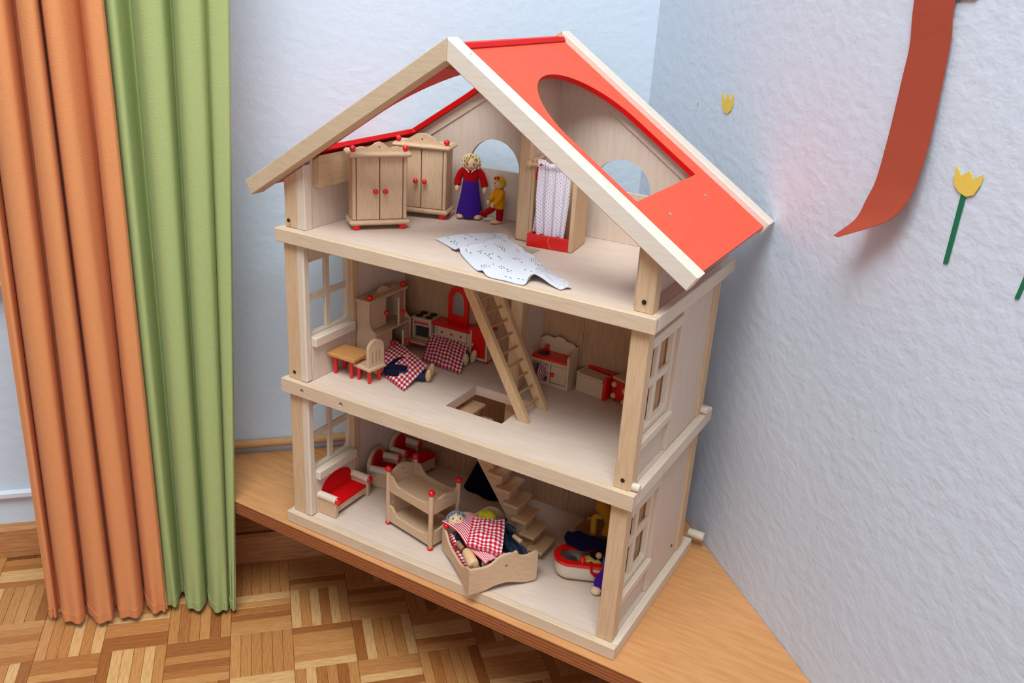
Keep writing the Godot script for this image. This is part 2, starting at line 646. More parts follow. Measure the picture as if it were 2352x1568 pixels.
func make_floor_strips() -> void:
	var base := room_piece("floor", [[-0.3, A1 + 0.2, -0.15, -0.0012, -0.2, B1 + 0.2]], wood("parquet_ground", Color(0.55, 0.34, 0.18), Color(0.42, 0.24, 0.12), 0, 30.0, 3.0, 0.4))
	var s := 0.106
	var tones := [[Color(0.80, 0.57, 0.34), Color(0.73, 0.49, 0.27)], [Color(0.76, 0.52, 0.30), Color(0.69, 0.44, 0.23)], [Color(0.71, 0.46, 0.25), Color(0.63, 0.38, 0.19)], [Color(0.87, 0.68, 0.45), Color(0.80, 0.59, 0.36)], [Color(0.65, 0.40, 0.21), Color(0.57, 0.33, 0.16)], [Color(0.78, 0.54, 0.31), Color(0.70, 0.46, 0.25)]]
	var tm := []
	for k in tones.size():
		tm.append(wood("oak_strip_%d" % k, tones[k][0], tones[k][1], 0, 60.0, 6.0, 0.38))
	var meshes := []
	for k in 3:
		var st := ST()
		rbox(st, Vector3(0, -0.004 + 0.0002 * (k - 1), 0), Vector3(s - 0.0005 - 0.0002 * k, 0.008, s / 6 - 0.0005), 0.0005)
		st.generate_normals()
		meshes.append(st.commit())
	var cam := Vector3(0.92566, 0.87665, 0.94403)
	var rest := []
	var count := 0
	for ia in range(-3, 14):
		for ib in range(-7, 13):
			for k in 6:
				var a := 0.2275 + (ia + 0.5) * s
				var b := 0.6795 + (ib + 0.5) * s
				var along_a := (ia + ib) % 2 == 0
				var o := (k - 2.5) * s / 6
				if along_a:
					b += o
				else:
					a += o
				if a < (0.01 if b < NICHE else -0.08) or b < 0.01:
					continue
				var p := room_at(a, b, 0.0)
				var px := to_pixel(p)
				var t := cam.y / (cam.y - p.y)
				var hit := cam + (p - cam) * t          # where the line of sight passes the height of the shelf
				var hidden := hit.z < 0.0 and hit.x + hit.z > -0.345
				var tone := rng.randi() % 6
				var sh := rng.randi() % 3
				var xf := Transform3D(Basis(Vector3.UP, 0.0 if along_a else PI / 2) * Basis(Vector3.UP, PI * (rng.randi() % 2)), Vector3(a, 0, b))
				if not hidden and px.x > -90 and px.x < 2440 and px.y > 0 and px.y < 1660 and count < 298:
					count += 1
					var m := MeshInstance3D.new()
					m.name = "parquet_strip"
					m.mesh = meshes[sh]
					m.set_surface_override_material(0, tm[tone])
					m.transform = xf
					base.add_child(m, true)
				else:
					rest.append(xf)
	var mm := MultiMesh.new()
	mm.transform_format = MultiMesh.TRANSFORM_3D
	mm.mesh = meshes[1]
	mm.instance_count = rest.size()
	for i in rest.size():
		mm.set_instance_transform(i, rest[i])
	var mi := MultiMeshInstance3D.new()
	mi.name = "parquet_field"
	mi.multimesh = mm
	mi.material_override = tm[1]
	mi.set_meta("kind", "stuff")
	base.add_child(mi, true)

# ------------------------------------------------------------------ the corner shelf
func flat_at(y: float) -> Transform3D:   # polygon x, -z lying flat, drawn upwards
	return Transform3D(Basis(Vector3.RIGHT, Vector3.FORWARD, Vector3.UP), Vector3(0, y, 0))

func shelf_poly(back: float) -> PackedVector2Array:
	var out := PackedVector2Array()
	for p in [Vector2(-0.3463, 0.0033), Vector2(0.3085, -0.6515), Vector2(0.9765, 0.0166)]:
		out.append(Vector2(p.x, -p.y + (back if p.y > -0.3 else 0.0)))
	out[0].x += back
	out[2].x -= back
	return out

func make_table() -> void:
	var t := thing("corner_shelf", "low triangular beech corner shelf with plywood edge carrying the dollhouse", "shelf")
	var top := wood("shelf_laminate", Color(0.82, 0.585, 0.375), Color(0.775, 0.53, 0.32), 0, 22.0, 2.2, 0.42)
	var st := ST()
	prism(st, shelf_poly(0.0), -0.0042, -0.00005, 0.0012, flat_at(0))
	part(t, "tabletop", st, top)
	for k in 8:
		st = ST()
		prism(st, shelf_poly(0.0006 if k % 2 == 0 else 0.0011), -0.0042 - 0.0028 * (k + 1), -0.0042 - 0.0028 * k, 0.0, flat_at(0))
		part(t, "ply", st, wood("ply_layer_%d" % (k % 2), [Color(0.60, 0.345, 0.20), Color(0.70, 0.44, 0.28)][k % 2], [Color(0.53, 0.29, 0.155), Color(0.63, 0.38, 0.22)][k % 2], 0, 60.0, 6.0))
	# wooden battens under the shelf along both walls
	st = ST()
	bx(st, 0.001, 0.012, 0.068, 0.213, 0.03, NICHE, 0.001)
	var b1 := part(t, "batten", st, wood("batten_wood", Color(0.68, 0.44, 0.27), Color(0.58, 0.35, 0.20), 2, 30.0, 3.0))
	b1.position = Vector3(K.x, FLOOR, K.z)
	b1.rotation.y = deg_to_rad(-45.0)
	st = ST()
	bx(st, 0.03, 0.9, 0.068, 0.213, 0.001, 0.012, 0.001)
	var b2 := part(t, "batten", st, wood("batten_wood", Color(0.68, 0.44, 0.27), Color(0.58, 0.35, 0.20), 0, 30.0, 3.0))
	b2.position = Vector3(K.x, FLOOR, K.z)
	b2.rotation.y = deg_to_rad(-45.0)

# ------------------------------------------------------------------ the curtains
func curtain(n: String, label: String, ctl: Array, col: Color, col2: Color) -> Node3D:
	# ctl: [distance from the left wall, place along it high up, place along it low down] of each fold
	var hi := []
	var lo := []
	for c in ctl:
		hi.append(Vector2(c[0], c[1] + 0.6795))
		lo.append(Vector2(c[0], c[2] + 0.6795))
	var h := smooth_line(hi, 8)
	var l := smooth_line(lo, 8)
	var n_u := h.size() - 1
	var rows := [-0.226, -0.222, -0.205, -0.17, -0.1, 0.0, 0.12, 0.25, 0.4, 0.55, 0.7, 0.85, 1.05, 1.3, 1.6, 1.95]
	var t := thing(n, label, "curtain", room_at(0, 0, 0), -45.0)
	var st := ST()
	var f := func(u: float, v: float) -> Vector3:
		var i := int(round(u * n_u))
		var y: float = rows[int(round(v * (rows.size() - 1)))]
		var k := (y + 0.165) / 0.965
		var d: float = l[i].x
		if y < -0.1:
			d += 0.004 * sin(i * 0.9) * (-0.1 - y) / 0.12
		return Vector3(d + 0.244, y - FLOOR, lerpf(l[i].y, h[i].y, k))
	sheet(st, f, n_u, rows.size() - 1, 0.0016)
	var m := plain(n, col, 0.92, 0.2)
	m.rim_enabled = true
	m.rim = 0.25
	m.normal_enabled = true
	m.normal_texture = fine_normal()
	m.normal_scale = 0.25
	m.uv1_triplanar = true
	m.uv1_scale = Vector3.ONE * 12.0
	part(t, "cloth", st, m)
	st = ST()
	var g := func(u: float, v: float) -> Vector3:
		var p: Vector3 = f.call(u, 0.0)
		return p + Vector3(0, 0.0 + v * 0.018, 0)
	sheet(st, g, n_u, 1, 0.0026)
	var m2 := m.duplicate()
	m2.albedo_color = col2
	part(t, "hem", st, m2)
	return t

func make_curtains() -> void:
	curtain("orange_curtain", "pleated orange fabric curtain hanging at the far left of the corner", [
		[-0.115, 0.3953, 0.4124], [-0.109, 0.3816, 0.4021], [-0.137, 0.3797, 0.401], [-0.094, 0.3611, 0.3814], [-0.09, 0.3366, 0.3553], [-0.135, 0.3322, 0.3564], [-0.088, 0.3156, 0.3358], [-0.082, 0.2963, 0.3089], [-0.131, 0.299, 0.3088], [-0.088, 0.2852, 0.2912], [-0.085, 0.2679, 0.2639], [-0.11, 0.2543, 0.2598], [-0.136, 0.2463, 0.2582], [-0.094, 0.2341, 0.2429], [-0.09, 0.2164, 0.2223], [-0.098, 0.2125, 0.2169]],
		Color(0.87, 0.565, 0.36), Color(0.86, 0.55, 0.345))
	curtain("green_curtain", "pleated light green fabric curtain hanging between the orange curtain and the dollhouse", [
		[-0.115, 0.2155, 0.2229], [-0.1, 0.1989, 0.2034], [-0.145, 0.1839, 0.1926], [-0.09, 0.1652, 0.1774], [-0.085, 0.1376, 0.155], [-0.118, 0.1266, 0.1473], [-0.076, 0.1131, 0.1352], [-0.072, 0.0873, 0.1136], [-0.092, 0.0773, 0.1078], [-0.077, 0.0709, 0.1034], [-0.07, 0.0501, 0.0973], [-0.078, 0.0468, 0.0944]],
		Color(0.66, 0.70, 0.45), Color(0.65, 0.69, 0.44))
	var t := thing("curtain_rail", "white curtain rail on the left wall above both curtains", "curtain rail", room_at(0, 0, 0), -45.0)
	var st := ST()
	bx(st, 0.09, 0.17, 2.19, 2.22, 0.6, 1.6, 0.003)
	part(t, "rail", st, plain("trim_white", Color(0.88, 0.885, 0.9), 0.5))
	st = ST()
	for b in [0.65, 0.95]:
		st = ST()
		bx(st, 0.0, 0.1, 2.195, 2.215, b - 0.01, b + 0.01, 0.001)
		part(t, "bracket", st, plain("trim_white", Color(0.88, 0.885, 0.9), 0.5))

# ------------------------------------------------------------------ paper on the right wall
func wall_pt(s: float, y: float, lift := 0.0) -> Vector3:
	return room_at(s, lift, y - FLOOR)

func paper_shape(parent: Node3D, n: String, pts: Array, lift: float, m: Material) -> void:
	var st := ST()
	var poly := PackedVector2Array()
	for p in pts:
		poly.append(Vector2(p[0], p[1]) - Vector2(parent.get_meta("s0"), parent.get_meta("y0")))
	prism(st, poly, lift, lift + 0.0005, 0.0)
	part(parent, n, st, m)

func on_wall(n: String, label: String, cat: String, s: float, y: float) -> Node3D:
	var t := thing(n, label, cat, wall_pt(s, y, 0.0008), -45.0)
	t.set_meta("s0", s)
	t.set_meta("y0", y)
	return t

func make_wall_papers() -> void:
	var yel := felt("yellow_paper", Color(0.93, 0.78, 0.33))
	var grn := plain("green_paper", Color(0.06, 0.42, 0.28), 0.9)
	var t := on_wall("paper_tulip", "yellow paper tulip with green paper stem taped beside the brown paper strip", "paper cutout", 0.81, 0.7)
	paper_shape(t, "flower", [[0.7951, 0.7175], [0.8056, 0.7084], [0.8145, 0.7159], [0.8233, 0.7087], [0.8344, 0.7162], [0.8335, 0.7056], [0.8279, 0.694], [0.818, 0.6898], [0.807, 0.6921], [0.7995, 0.6966], [0.7959, 0.7042]], 0.0006, yel)
	paper_shape(t, "stem", [[0.8104, 0.6912], [0.8177, 0.6912], [0.8162, 0.6175], [0.8095, 0.6158]], 0.0, grn)
	t = on_wall("paper_tulip", "green paper stem of a tulip cut off by the right edge of the picture", "paper cutout", 0.92, 0.7)
	paper_shape(t, "stem", [[0.9225, 0.6912], [0.9295, 0.6912], [0.9158, 0.614], [0.9108, 0.613]], 0.0, grn)
	paper_shape(t, "flower", [[0.912, 0.7175], [0.9215, 0.7084], [0.9305, 0.7159], [0.9392, 0.7087], [0.9503, 0.7162], [0.9494, 0.7056], [0.9439, 0.694], [0.934, 0.6898], [0.923, 0.6921], [0.9155, 0.6966], [0.9119, 0.7042]], 0.0006, yel)
	t = on_wall("paper_tulip", "small yellow paper tulip head without stem on the wall above the roof", "paper cutout", 0.295, 0.71)
	paper_shape(t, "flower", [[0.2761, 0.7225], [0.2879, 0.7108], [0.2942, 0.7229], [0.3044, 0.7131], [0.3124, 0.7234], [0.3137, 0.7105], [0.3102, 0.6995], [0.3009, 0.6925], [0.2892, 0.6929], [0.2801, 0.7003], [0.2769, 0.7133]], 0.0, yel)
	t = on_wall("paper_scrap", "tiny orange paper scrap on the wall left of the small yellow tulip", "paper scrap", 0.1974, 0.6929)
	paper_shape(t, "scrap", [[0.1955, 0.6945], [0.1968, 0.691], [0.199, 0.6915], [0.1985, 0.695]], 0.0, plain("orange_paper", Color(0.85, 0.62, 0.4), 0.9))
	# the brown strip: its lower end curls away from the wall
	t = on_wall("paper_strip", "long brown paper strip on the right wall with its lower end curling off", "paper strip", 0.715, 0.87)
	var lf := [[0.6791, 0.8717, 0.004], [0.6873, 0.8271, 0.004], [0.6881, 0.7935, 0.005], [0.6892, 0.7459, 0.007], [0.6903, 0.7194, 0.009], [0.6909, 0.6785, 0.013], [0.6874, 0.6543, 0.018], [0.6849, 0.6311, 0.025], [0.6682, 0.6065, 0.038]]
	var rt := [[0.7416, 0.8743, 0.004], [0.7485, 0.8382, 0.004], [0.752, 0.7949, 0.005], [0.7555, 0.7483, 0.007], [0.7574, 0.7256, 0.009], [0.7567, 0.6868, 0.013], [0.7529, 0.6638, 0.018], [0.7356, 0.6408, 0.025], [0.6763, 0.6068, 0.038]]
	var L := []
	var R := []
	L.append(Vector3(0.668 - 0.715, 0.99 - 0.87, 0.002))
	R.append(Vector3(0.735 - 0.715, 0.99 - 0.87, 0.002))
	for i in lf.size():
		L.append(Vector3(lf[i][0] - 0.715, lf[i][1] - 0.87, lf[i][2]))
		R.append(Vector3(rt[i][0] - 0.715, rt[i][1] - 0.87, rt[i][2]))
	var l2 := smooth_line(L, 5)
	var r2 := smooth_line(R, 5)
	var st := ST()
	sheet(st, func(u: float, v: float) -> Vector3:
		var i := int(round(v * (l2.size() - 1)))
		return l2[i].lerp(r2[i], u), 4, l2.size() - 1, 0.0006)
	part(t, "strip", st, felt("brown_paper", Color(0.66, 0.285, 0.2)))
	st = ST()
	prism(st, PackedVector2Array([Vector2(0.02, 0.0045), Vector2(0.05, 0.006), Vector2(0.085, 0.03), Vector2(0.05, 0.09), Vector2(0.02, 0.1)]), 0.001, 0.0016, 0.0)
	part(t, "side_piece", st, felt("brown_paper", Color(0.66, 0.285, 0.2)))

# ------------------------------------------------------------------ the doll's house
const FLOOR_HOLE := [Vector2(0.2617, 0.0745), Vector2(0.3600, 0.0745), Vector2(0.3600, 0.1610), Vector2(0.2617, 0.1610)]
const WX := 0.60
const DZ := 0.318

func slab(house: Node3D, y0: float, y1: float, hole: bool, n: String) -> void:
	var st := ST()
	if n == "middle_floor":   # two open screw holes near its left end
		holed_prism(st, PackedVector2Array([Vector2(0, y0), Vector2(WX, y0), Vector2(WX, y1), Vector2(0, y1)]), [arc(Vector2(0.0425, 0.2540), Vector2(0.0037, 0.0037), 0, 345, 18), arc(Vector2(0.1205, 0.2540), Vector2(0.0037, 0.0037), 0, 345, 18)], -0.012, 0)
		bx(st, 0.03, 0.14, y0 + 0.003, y1 - 0.003, -0.012, -0.006, 0.0)
	else:
		bx(st, 0, WX, y0, y1, -0.012, 0, 0.0012)
	part(house, "front_rail", st, rail(0))
	st = ST()
	bx(st, 0.012, WX - 0.012, y0, y1, -DZ, -DZ + 0.012, 0.0012)
	part(house, "back_rail", st, rail(0))
	for x in [0.0, WX - 0.012]:
		st = ST()
		bx(st, x, x + 0.012, y0, y1, -DZ, -0.012, 0.0012)
		part(house, "side_rail", st, pale(2))
	st = ST()
	var outer := PackedVector2Array([Vector2(0.012, 0.012), Vector2(WX - 0.012, 0.012), Vector2(WX - 0.012, DZ - 0.012), Vector2(0.012, DZ - 0.012)])
	holed_prism(st, outer, [PackedVector2Array(FLOOR_HOLE)] if hole else [], y0 + 0.006, y1 - 0.0004, flat_at(0))
	part(house, n, st, ply(0))

func screw(house: Node3D, p: Vector3, d: Vector3) -> void:
	var st := ST()
	var y := d.normalized()
	var x := y.cross(Vector3.UP).normalized()
	var xf := Transform3D(Basis(x, y, x.cross(y)), p)
	lathe(st, [Vector2(0.0031, 0.0001), Vector2(0.0028, 0.0007), Vector2(0.0011, 0.0006), Vector2(0.0004, 0.0001), Vector2(0, 0.0001)], 14, xf)
	part(house, "screw", st, steel())

func steel() -> StandardMaterial3D:
	if not mats.has("screw_steel"):
		var m := plain("screw_steel", Color(0.28, 0.26, 0.23), 0.35)
		m.metallic = 0.8
	return mats["screw_steel"]

func dowel(house: Node3D, a: Vector3, b: Vector3, r: float) -> void:
	var st := ST()
	rod(st, a, b, r, -1.0, 16, 0.0012)
	part(house, "dowel", st, pale(0))

func side_window(house: Node3D, x0: float, x1: float, y0: float, y1: float, z0: float, z1: float, bar0: float, bar1: float, zm: float) -> void:
	# frame of four bars with a cross of muntins
	var f := 0.0085
	var st := ST()
	bx(st, x0, x1, y0 - f, y0, z1 - f, z0 + f, 0.0008)
	bx(st, x0, x1, y1, y1 + f, z1 - f, z0 + f, 0.0008)
	bx(st, x0, x1, y0, y1, z0, z0 + f, 0.0008)
	bx(st, x0, x1, y0, y1, z1 - f, z1, 0.0008)
	# filleted corners of the routed frame
	for c in [[y0, z0, 1, -1], [y0, z1, 1, 1], [y1, z0, -1, -1], [y1, z1, -1, 1]]:
		var tri_ := PackedVector2Array([Vector2(c[1], c[0]), Vector2(c[1] + c[3] * 0.004, c[0]), Vector2(c[1] + c[3] * 0.0012, c[0] + c[2] * 0.0012), Vector2(c[1], c[0] + c[2] * 0.004)])
		prism(st, tri_, x0, x1, 0.0, Transform3D(Basis(Vector3(0, 0, 1), Vector3(0, 1, 0), Vector3(-1, 0, 0)), Vector3(x0 + x1, 0, 0)))
	var w := part(house, "window_frame", st, pale(1))
	var xm := (x0 + x1) / 2
	st = ST()
	bx(st, xm - 0.0028, xm + 0.0028, y0, y1, zm - 0.0052, zm + 0.0052, 0.0006)
	part(w, "muntin", st, pale(1))
	st = ST()
	bx(st, xm - 0.0024, xm + 0.0024, bar0, bar1, z1, z0, 0.0006)
	part(w, "muntin", st, pale(2))

func storey(house: Node3D, y0: float, y1: float, o: Dictionary) -> void:
	var st: SurfaceTool
	# corner posts
	for x in [0.0085, 0.567]:
		st = ST()
		bx(st, x, x + 0.024, y0, y1, -0.030, -0.0095, 0.001)
		part(house, "post", st, post(1))
		st = ST()
		bx(st, x, x + 0.024, y0, y1, -0.2915, -0.267, 0.001)
		part(house, "post", st, post(1))
	# left wall: stile, panel under the window, panel behind it
	st = ST()
	bx(st, 0.0325, 0.0465, y0, y1, -0.022, -0.0085, 0.0022)
	part(house, "stile", st, pale(1))
	var ly0: float = o.l[0]
	var ly1: float = o.l[1]
	st = ST()
	bx(st, 0.034, 0.0465, y0, ly0 - 0.0105, -0.118, -0.022, 0.0004)
	part(house, "panel", st, ply(1))
	st = ST()
	bx(st, 0.034, 0.0475, y0, y1, -0.1325, -0.1185, 0.001)
	part(house, "stile", st, post(1))
	st = ST()
	bx(st, 0.034, 0.045, y0, y1, -0.267, -0.1325, 0.0004)
	part(house, "panel", st, ply(1))
	st = ST()
	bx(st, 0.033, 0.0465, ly1 + 0.0085, y1, -0.118, -0.022, 0.0008)
	part(house, "lintel", st, pale(2))
	side_window(house, 0.0315, 0.040, ly0, ly1, -0.0225, -0.1140, o.l[2], o.l[3], -0.070)
	st = ST()
	bx(st, 0.040, 0.0550, ly0 - 0.0195, ly0 - 0.0045, -0.118, -0.0225, 0.001)
	part(house, "window_sill", st, pale(2))
	# right wall
	var ry0: float = o.r[0]
	var ry1: float = o.r[1]
	st = ST()
	bx(st, 0.570, 0.582, y0, ry0 - 0.009, -0.141, -0.029, 0.0004)
	part(house, "panel", st, ply(2))
	st = ST()
	bx(st, 0.570, 0.588, y0, y1, -0.268, -0.141, 0.0006)
	part(house, "panel", st, ply(1))
	st = ST()
	bx(st, 0.5555, 0.570, y0, y1, -0.152, -0.138, 0.001)
	part(house, "stile", st, post(1))
	st = ST()
	bx(st, 0.570, 0.582, ry1 + 0.0085, y1, -0.141, -0.029, 0.0006)
	part(house, "lintel", st, pale(2))
	st = ST()
	bx(st, 0.582, 0.590, ry1 + 0.0065, ry1 + 0.0205, -0.141, -0.030, 0.001)
	part(house, "window_rail", st, pale(2))
	side_window(house, 0.574, 0.5825, ry0, ry1, -0.032, -0.132, o.r[2], o.r[3], -0.0820)
	st = ST()
	bx(st, 0.582, 0.5905, ry0 - 0.022, ry0 - 0.0095, -0.1435, -0.030, 0.001)
	part(house, "window_sill", st, pale(2))
	# back wall of upright boards and the wall between the rooms
	for k in 6:
		st = ST()
		bx(st, 0.033 + 0.0893 * k, 0.033 + 0.0893 * (k + 1) - 0.0005, y0, y1, -0.278, -0.270, 0.0005)
		part(house, "back_board", st, wood("back_board", Color(0.74, 0.565, 0.42), Color(0.69, 0.50, 0.355), 1, 30.0, 3.0))
	st = ST()
	bx(st, 0.3036, 0.3246, y0, y1, -0.2, -0.180, 0.003)
	part(house, "divider_post", st, post(1))
	st = ST()
	bx(st, 0.3096, 0.3186, y0, y1, -0.270, -0.2, 0.0004)
	part(house, "divider_panel", st, ply(1))

func make_house() -> void:
	var h := thing("dollhouse", "three storey open wooden dollhouse with red roof panels on the corner shelf", "dollhouse")
	slab(h, 0.0, H1, false, "floor_panel")
	slab(h, 0.2433, H2, true, "middle_floor")
	slab(h, 0.4881, H3, true, "floor_panel")
	storey(h, H1, 0.2433, {"l": [0.1055, 0.2165, 0.1555, 0.1665], "r": [0.0905, 0.2045, 0.1455, 0.1570]})
	storey(h, H2, 0.4881, {"l": [0.342, 0.4555, 0.3930, 0.4035], "r": [0.3365, 0.4500, 0.3900, 0.4010]})
	# pegs, screws and screw holes
	dowel(h, Vector3(0.590, H1 + 0.0035, -0.3275), Vector3(0.617, H1 + 0.0035, -0.3275), 0.0072)
	dowel(h, Vector3(0.5905, H2 + 0.0056, -0.0160), Vector3(0.6015, H2 + 0.0056, -0.0160), 0.0056)
	dowel(h, Vector3(0.5905, H2 + 0.0056, -0.2860), Vector3(0.6015, H2 + 0.0056, -0.2860), 0.0056)
	for q in [[0.579, H2 + 0.0135, -0.0094], [0.579, H3 + 0.014, -0.0094], [0.0205, H2 + 0.0125, -0.0094], [0.0205, H3 + 0.012, -0.0094]]:
		screw(h, Vector3(q[0], q[1], q[2]), Vector3(0, 0, 1))
	screw(h, Vector3(0.588, H1 + 0.024, -0.244), Vector3(1, 0, 0))
	attic_shell(h)

const AX := 0.3000    # the ridge
const AY := 0.7987
const SLOPE := 33.314

func roof_y(x: float, drop := 0.0) -> float:   # height of the rafters' upper faces
	return AY - absf(x - AX) * tan(deg_to_rad(SLOPE)) - drop

func attic_shell(h: Node3D) -> void:
	var st: SurfaceTool
	# front posts, cut along the roof
	for q in [[0.0085, 0.0325, 0.0277, "post"], [0.0325, 0.0475, 0.0277, "stile"], [0.567, 0.591, 0.0277, "post"]]:
		st = ST()
		prism(st, PackedVector2Array([Vector2(q[0], H3), Vector2(q[1], H3), Vector2(q[1], roof_y(q[1], q[2] + 0.0005)), Vector2(q[0], roof_y(q[0], q[2] + 0.0005))]), -0.030, -0.0145 + (0.0042 if q[0] > 0.5 else 0.0), 0.0009)
		part(h, q[3], st, post(1) if q[3] == "post" else pale(1))
	# side walls under the eaves
	for q in [[0.036, 0.046], [0.558, 0.568]]:
		st = ST()
		prism(st, PackedVector2Array([Vector2(q[0], H3), Vector2(q[1], H3), Vector2(q[1], roof_y(q[1], 0.018)), Vector2(q[0], roof_y(q[0], 0.018))]), -0.270, -0.030, 0.0004)
		part(h, "side_wall", st, ply(1))
	# block under the roof along the left wall
	st = ST()
	prism(st, PackedVector2Array([Vector2(0.046, 0.5705), Vector2(0.059, 0.5705), Vector2(0.059, 0.6175), Vector2(0.046, 0.609)]), -0.262, -0.035, 0.0008)
	var blk := part(h, "roof_block", st, post(2))
	st = ST()
	lathe(st, [Vector2(0.0033, 0.0003), Vector2(0.0028, -0.0006), Vector2(0.0022, 0.0004), Vector2(0, 0.0005)], 14, Transform3D(Basis(Vector3.FORWARD, Vector3.RIGHT, Vector3.DOWN), Vector3(0.059, 0.5805, -0.061)))
	part(blk, "screw_plug", st, beech(0))
	# gable wall at the back with two half-round windows
	var gable := PackedVector2Array([Vector2(0.036, H3), Vector2(0.568, H3), Vector2(0.568, roof_y(0.568, 0.018)), Vector2(AX, AY - 0.018), Vector2(0.036, roof_y(0.036, 0.018))])
	st = ST()
	holed_prism(st, gable, [arc(Vector2(0.2085, 0.585), Vector2(0.0465, 0.0465), 0, 180, 40), arc(Vector2(0.427, 0.585), Vector2(0.0465, 0.0475), 0, 180, 40)], -0.279, -0.272)
	part(h, "gable_panel", st, ply(1))
	for s in [-1, 1]:
		st = ST()
		prism(st, PackedVector2Array([Vector2(AX + s * 0.002, AY - 0.0185), Vector2(AX + s * 0.255, roof_y(AX + 0.255, 0.0185)), Vector2(AX + s * 0.255, roof_y(AX + 0.255, 0.0375)), Vector2(AX + s * 0.002, AY - 0.0375)]), -0.272, -0.2695, 0.0006)
		part(h, "gable_batten", st, ply(0))
	# dividing wall between the attic rooms
	st = ST()
	prism(st, PackedVector2Array([Vector2(0.3036, H3), Vector2(0.3246, H3), Vector2(0.3246, roof_y(0.3246, 0.0180)), Vector2(0.3036, roof_y(0.3036, 0.0180))]), -0.2, -0.180, 0.003)
	part(h, "divider_post", st, post(1))
	st = ST()
	prism(st, PackedVector2Array([Vector2(0.3096, H3), Vector2(0.3186, H3), Vector2(0.3186, roof_y(0.3186, 0.018)), Vector2(0.3096, roof_y(0.3096, 0.018))]), -0.272, -0.2, 0.0004)
	part(h, "divider_panel", st, ply(1))
	# rafters: two in front, two at the back, mitred at the ridge
	for z in [-0.0165, -0.3166]:
		for s in [-1, 1]:
			st = ST()
			prism(st, PackedVector2Array([Vector2(AX + s * 0.0002, AY), Vector2(AX + s * 0.3454, AY - 0.2270), Vector2(AX + s * 0.3334, AY - 0.2455), Vector2(AX + s * 0.0002, AY - 0.0275)]), z, z + 0.0245, 0.0012)
			part(h, "rafter", st, wood("rafter_lime", Color(0.88, 0.815, 0.745), Color(0.86, 0.785, 0.705), 0, 40.0, 5.0) if s > 0 else wood("rafter_pine", Color(0.82, 0.715, 0.59), Color(0.785, 0.67, 0.535), 0, 40.0, 5.0))
	st = ST()
	lathe(st, [Vector2(0.0012, 0.0004), Vector2(0.001, -0.0003), Vector2(0, -0.0004)], 10, Transform3D(Basis(Vector3(0, 0, 1), deg_to_rad(-SLOPE)), Vector3(0.3266, roof_y(0.3266), -0.0045)))
	part(h, "nail_hole", st, plain("nail_hole", Color(0.3, 0.2, 0.12), 0.8))
	# gusset block in the ridge behind the front rafters
	st = ST()
	prism(st, PackedVector2Array([Vector2(AX, AY - 0.017), Vector2(AX + 0.034, roof_y(AX + 0.034, 0.017)), Vector2(AX - 0.034, roof_y(AX + 0.034, 0.017))]), -0.035, -0.0166, 0.0008)
	part(h, "ridge_block", st, wood("knotty_pine", Color(0.70, 0.49, 0.30), Color(0.52, 0.32, 0.17), 0, 20.0, 8.0))
	# red roof panels with a big arched opening each; u runs down the slope, v along the ridge
	var shape := PackedVector2Array([Vector2(0.0, 0.0165), Vector2(0.4086, 0.0165), Vector2(0.4086, 0.2921), Vector2(0.0, 0.2921)])
	var hole := PackedVector2Array()
	for p in arc(Vector2(0.1807, 0.1534), Vector2(0.1076, 0.1061), 90, 270, 48):
		hole.append(p)
	for p in [Vector2(0.2905, 0.0473), Vector2(0.2936, 0.0493), Vector2(0.2936, 0.2576), Vector2(0.2905, 0.2595)]:
		hole.append(p)
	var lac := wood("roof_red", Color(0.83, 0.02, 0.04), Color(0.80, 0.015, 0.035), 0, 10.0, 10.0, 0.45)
	var face := wood("roof_face", Color(0.93, 0.335, 0.225), Color(0.92, 0.315, 0.205), 0, 10.0, 10.0, 0.5)  # overhead sheen on the red panels is put into this lighter colour
	var c := cos(deg_to_rad(SLOPE))
	var sn := sin(deg_to_rad(SLOPE))
	for s in [-1.0, 1.0]:
		# local x: down the slope, y: into depth (-z), z: out of the roof
		var xd := Vector3(s * c, -sn, 0)
		var out := Vector3(s * sn, c, 0)
		var yd := Vector3(0, 0, -1)
		var xf := Transform3D(Basis(xd, yd, out), Vector3(AX, AY, 0) - out * 0.0089)
		if xd.cross(yd).dot(out) < 0.0:
			xf = Transform3D(Basis(xd, -yd, out), xf.origin)
		var flip: float = 1.0 if xd.cross(yd).dot(out) > 0.0 else -1.0
		var o2 := PackedVector2Array()
		for p in shape:
			o2.append(Vector2(p.x, p.y * flip))
		var h2 := PackedVector2Array()
		for p in hole:
			h2.append(Vector2(p.x, p.y * flip))
		st = ST()
		holed_prism_y(st, o2, h2, -0.0065, 0.0, xf)
		var pn := part(h, "roof_panel", st, lac)
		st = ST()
		holed_prism_y(st, o2, h2, 0.00005, 0.0007, xf)  # thin added sheet that carries the painted sheen
		part(pn, "sheen_sheet", st, face, "top of the red roof panel with overhead sheen painted into its colour")
		for q in [[0.0092, 0.2789], [0.3275, 0.0919], [0.3275, 0.2246]]:
			st = ST()
			var b := Basis(xd, out, xd.cross(out))
			lathe(st, [Vector2(0.0026, 0.0002), Vector2(0.0018, 0.0006), Vector2(0, 0.0004)], 12, Transform3D(b, Vector3(AX, AY, 0) - out * 0.0082 + xd * q[0] + yd * q[1]))
			part(pn, "screw", st, plain("bright_steel", Color(0.62, 0.6, 0.6), 0.35))

